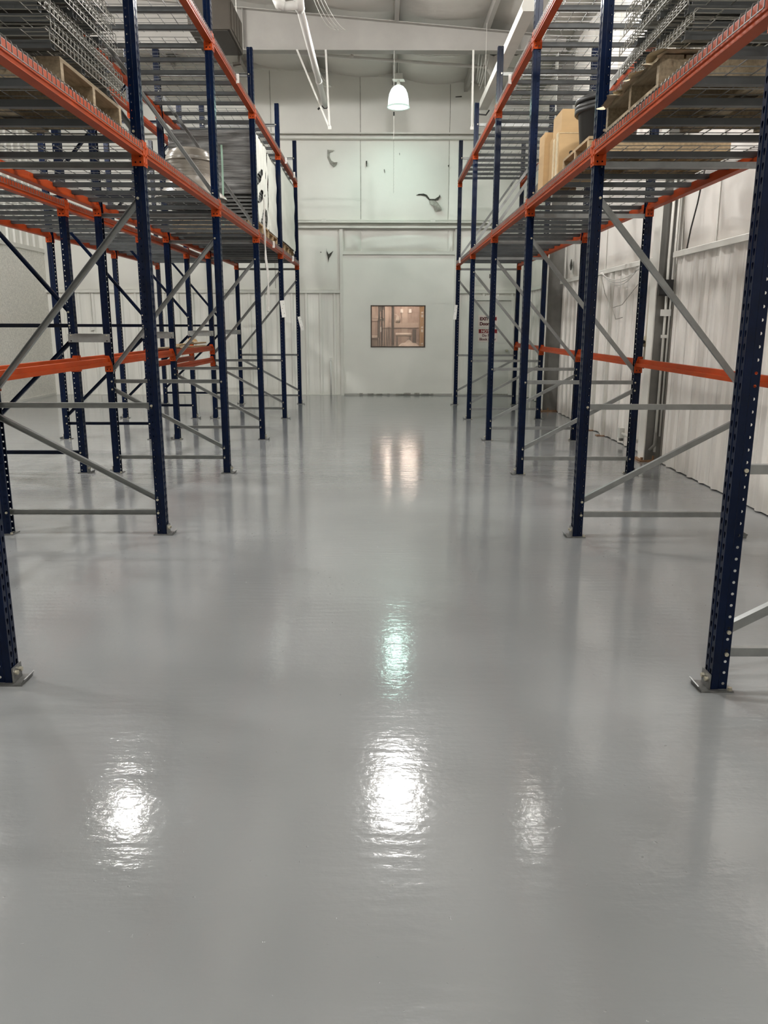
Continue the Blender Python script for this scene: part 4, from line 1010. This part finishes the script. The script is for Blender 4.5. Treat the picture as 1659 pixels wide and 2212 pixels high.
for k in range(4): MB().tube(droop((1.62+.06*k, 14.75, 6.02), (1.66+.02*k, 15.4, 5.75-.05*k), .05), .006, 5).build('cable', M['greydoor'], cbz)
tr = put('torn_blanket', None, ceil, (2.05, 14.72, 6.06))
MB().grid(6, 6, lambda u, v: (-.25 + .75*u, .5*v, .04 - .12*sin(pi*u)*(1-v) + .03*sin(14*u+9*v))).build('torn_sheet', M['tear'], tr)
MB().grid(6, 6, lambda u, v: (-.28 + .5*u, .52 + .3*v, .05 - .26*v*abs(sin(3*u+.4)) + .03*sin(15*u))).build('torn_flap', M['roof'], tr)

# ------------------------------------------------------------------ fittings on the walls
wp = thing('water_pipe', 'tan white water pipe with black faucet beside the right wall column', 'pipe', (3.055, 9.385, 0))
MB().tube([(.0, -.10, 2.36), (0, -.09, 2.28), (0, -.06, 1.9), (0, .0, 1.36), (0, .03, 1.10)], .024, 10).build('pipe_run', mat('tan_painted_pipe', (.55, .50, .40), .5), wp, smooth=True)
MB().tube([(0, -.004, 1.40), (0, .004, 1.28)], .034, 10).build('tee_fitting', mat('brass_fitting', (.35, .29, .18), .45), wp, smooth=True)
fc = MB(); fc.tube([(0, 0, 1.335), (-.09, -.02, 1.335)], .022, 8); fc.tube([(-.06, -.015, 1.335), (-.062, -.02, 1.27), (-.062, -.03, 1.22)], .015, 8); fc.tube([(-.105, -.02, 1.38), (-.105, -.02, 1.30)], .012, 8); fc.tube([(-.105, -.05, 1.35), (-.105, .02, 1.33)], .010, 6)
fc.build('faucet', M['black'], wp)
MB().tube([(0, .03, 1.11), (0, .03, 1.03)], .016, 8).build('pipe_end', M['black'], wp)
cd = thing('electrical_conduit', 'grey conduit clipped to the right wall column with white plate', 'conduit', (3.09, 8.93, 0))
MB().tube([(0, 0, .12), (0, 0, 1.7), (-.01, .0, 2.2), (0, 0, 3.4)], .014, 8).build('conduit', M['steelwhite'], cd, smooth=True)
MB().tube([(.04, -.02, .3), (.04, -.02, 2.1), (.05, -.02, 3.3)], .010, 8).build('conduit', M['steelwhite'], cd, smooth=True)
MB().tube([(0, 0, .34), (-.005, -.01, .20), (-.06, -.01, .14)], .018, 8).build('conduit_bend', M['colgrey'], cd, smooth=True)
MB().box((-.06, -.03, 1.62), (.05, -.016, 1.69)).build('white_plate', M['paper'], cd)
MB().box((-.035, -.03, 1.385), (.035, -.014, 1.42)).build('clip', M['steelwhite'], cd)
ob = thing('junction_box', 'black four-gang electrical box on the right wall column', 'electrical box', (3.05, 8.875, 1.83))
MB().box((-.075, -.03, 0), (.075, .02, .17)).build('box_body', M['black'], ob)
for x in (-.04, .04):
    for z in (.045, .125): MB().box((x-.026, -.036, z-.03), (x+.026, -.03, z+.03)).build('outlet', M['dark'], ob)
kb = thing('power_cord', 'thin black cord hanging on the insulation of the right wall', 'cord', (3.12, 8.25, 2.29))
MB().tube([(0, .28, 0), (.0, .22, .18), (.01, .12, .42), (.0, .02, .62), (.01, -.10, .95)], .008, 6).build('cord', M['black'], kb)
cc = thing('white_cables', 'loose white cables sagging from the right wall cap rail', 'cable', (3.07, 0, 0))
for k in range(3): MB().tube(droop((.0, 11.65-.05*k, 2.24), (0, 9.75, 2.22+.03*k), .13+.05*k), .007, 5).build('cable', M['pvc'], cc)
MB().tube([(0, 11.6, 2.2), (0, 11.35, 1.95), (0, 10.9, 1.72), (0, 10.75, 1.6), (0, 10.45, 1.62)], .006, 5).build('cable', M['flap'], cc)
MB().tube([(0, 10.95, 1.75), (0, 10.5, 1.78), (0, 9.9, 2.0)], .005, 5).build('cable', M['flap'], cc)
po = thing('wall_outlet', 'small grey outlet box with short conduit low on right wall', 'outlet', (3.10, 10.25, .10))
MB().box((-.035, -.05, 0), (.03, .05, .13)).build('outlet_box', M['greydoor'], po)
MB().tube([(0, -.05, .06), (0, -.62, .05)], .016, 8).build('conduit', M['steelwhite'], po)
MB().box((-.02, -.03, -.04), (.02, .03, 0)).build('plug', M['colgrey'], po)
for (yv, lb) in ((11.75, 'far'), (11.15, 'near')):
    pv = thing('wall_channel', 'slim white vertical channel on right wall, the %s one of two behind frame four' % lb, 'channel', (3.085, yv, 0), 0, 'wall channels')
    MB().prism([(0, 0), (.05, 0), (.05, .05), (.04, .05), (.04, .008), (.01, .008), (.01, .05), (0, .05)], (0, 0, .01), (0, 1, 0), (1, 0, 0), (0, 0, 2.2)).build('channel', M['steelwhite'], pv)
    MB().box((-.06, -.03, 0), (.06, .08, .01)).build('foot', M['rust'], pv)
lc = thing('light_switch', 'white switch box with conduit on the end wall, far left', 'switch', (-6.36, WB-.045, 1.40))
MB().box((-.055, -.02, 0), (.055, .02, .13)).build('switch_box', M['steelwhite'], lc)
MB().box((-.012, -.026, .05), (.012, -.02, .08)).build('toggle', M['paper'], lc)
MB().tube([(0, 0, .13), (.0, 0, .8)], .010, 8).build('conduit', M['steelwhite'], lc)
MB().box((-.09, -.02, .80), (.09, .02, .86)).build('pull_box', M['steelwhite'], lc)
sp = thing('stub_pipe', 'short white stub pipe standing against the end wall, left of doorway', 'pipe', (-1.15, WB-.06, .016))
MB().tube([(0, 0, 0), (0, 0, .76)], .018, 10).build('pipe_run', M['pvc'], sp, smooth=True); MB().tube([(0, 0, .74), (0, 0, .80)], .024, 10).build('cap', M['pvc'], sp)
gc = thing('girt_conduit', 'white conduit strapped along the lower girt of the end wall', 'conduit', (0, WB-.12, 3.685))
MB().tube([(-3.0, 0, 0), (3.1, 0, 0)], .016, 8).build('conduit', M['steelwhite'], gc, smooth=True)
for x in (-1.25, 1.06): MB().box((x-.05, -.03, -.022), (x+.05, .03, .03)).build('coupling_box', M['steelwhite'], gc)
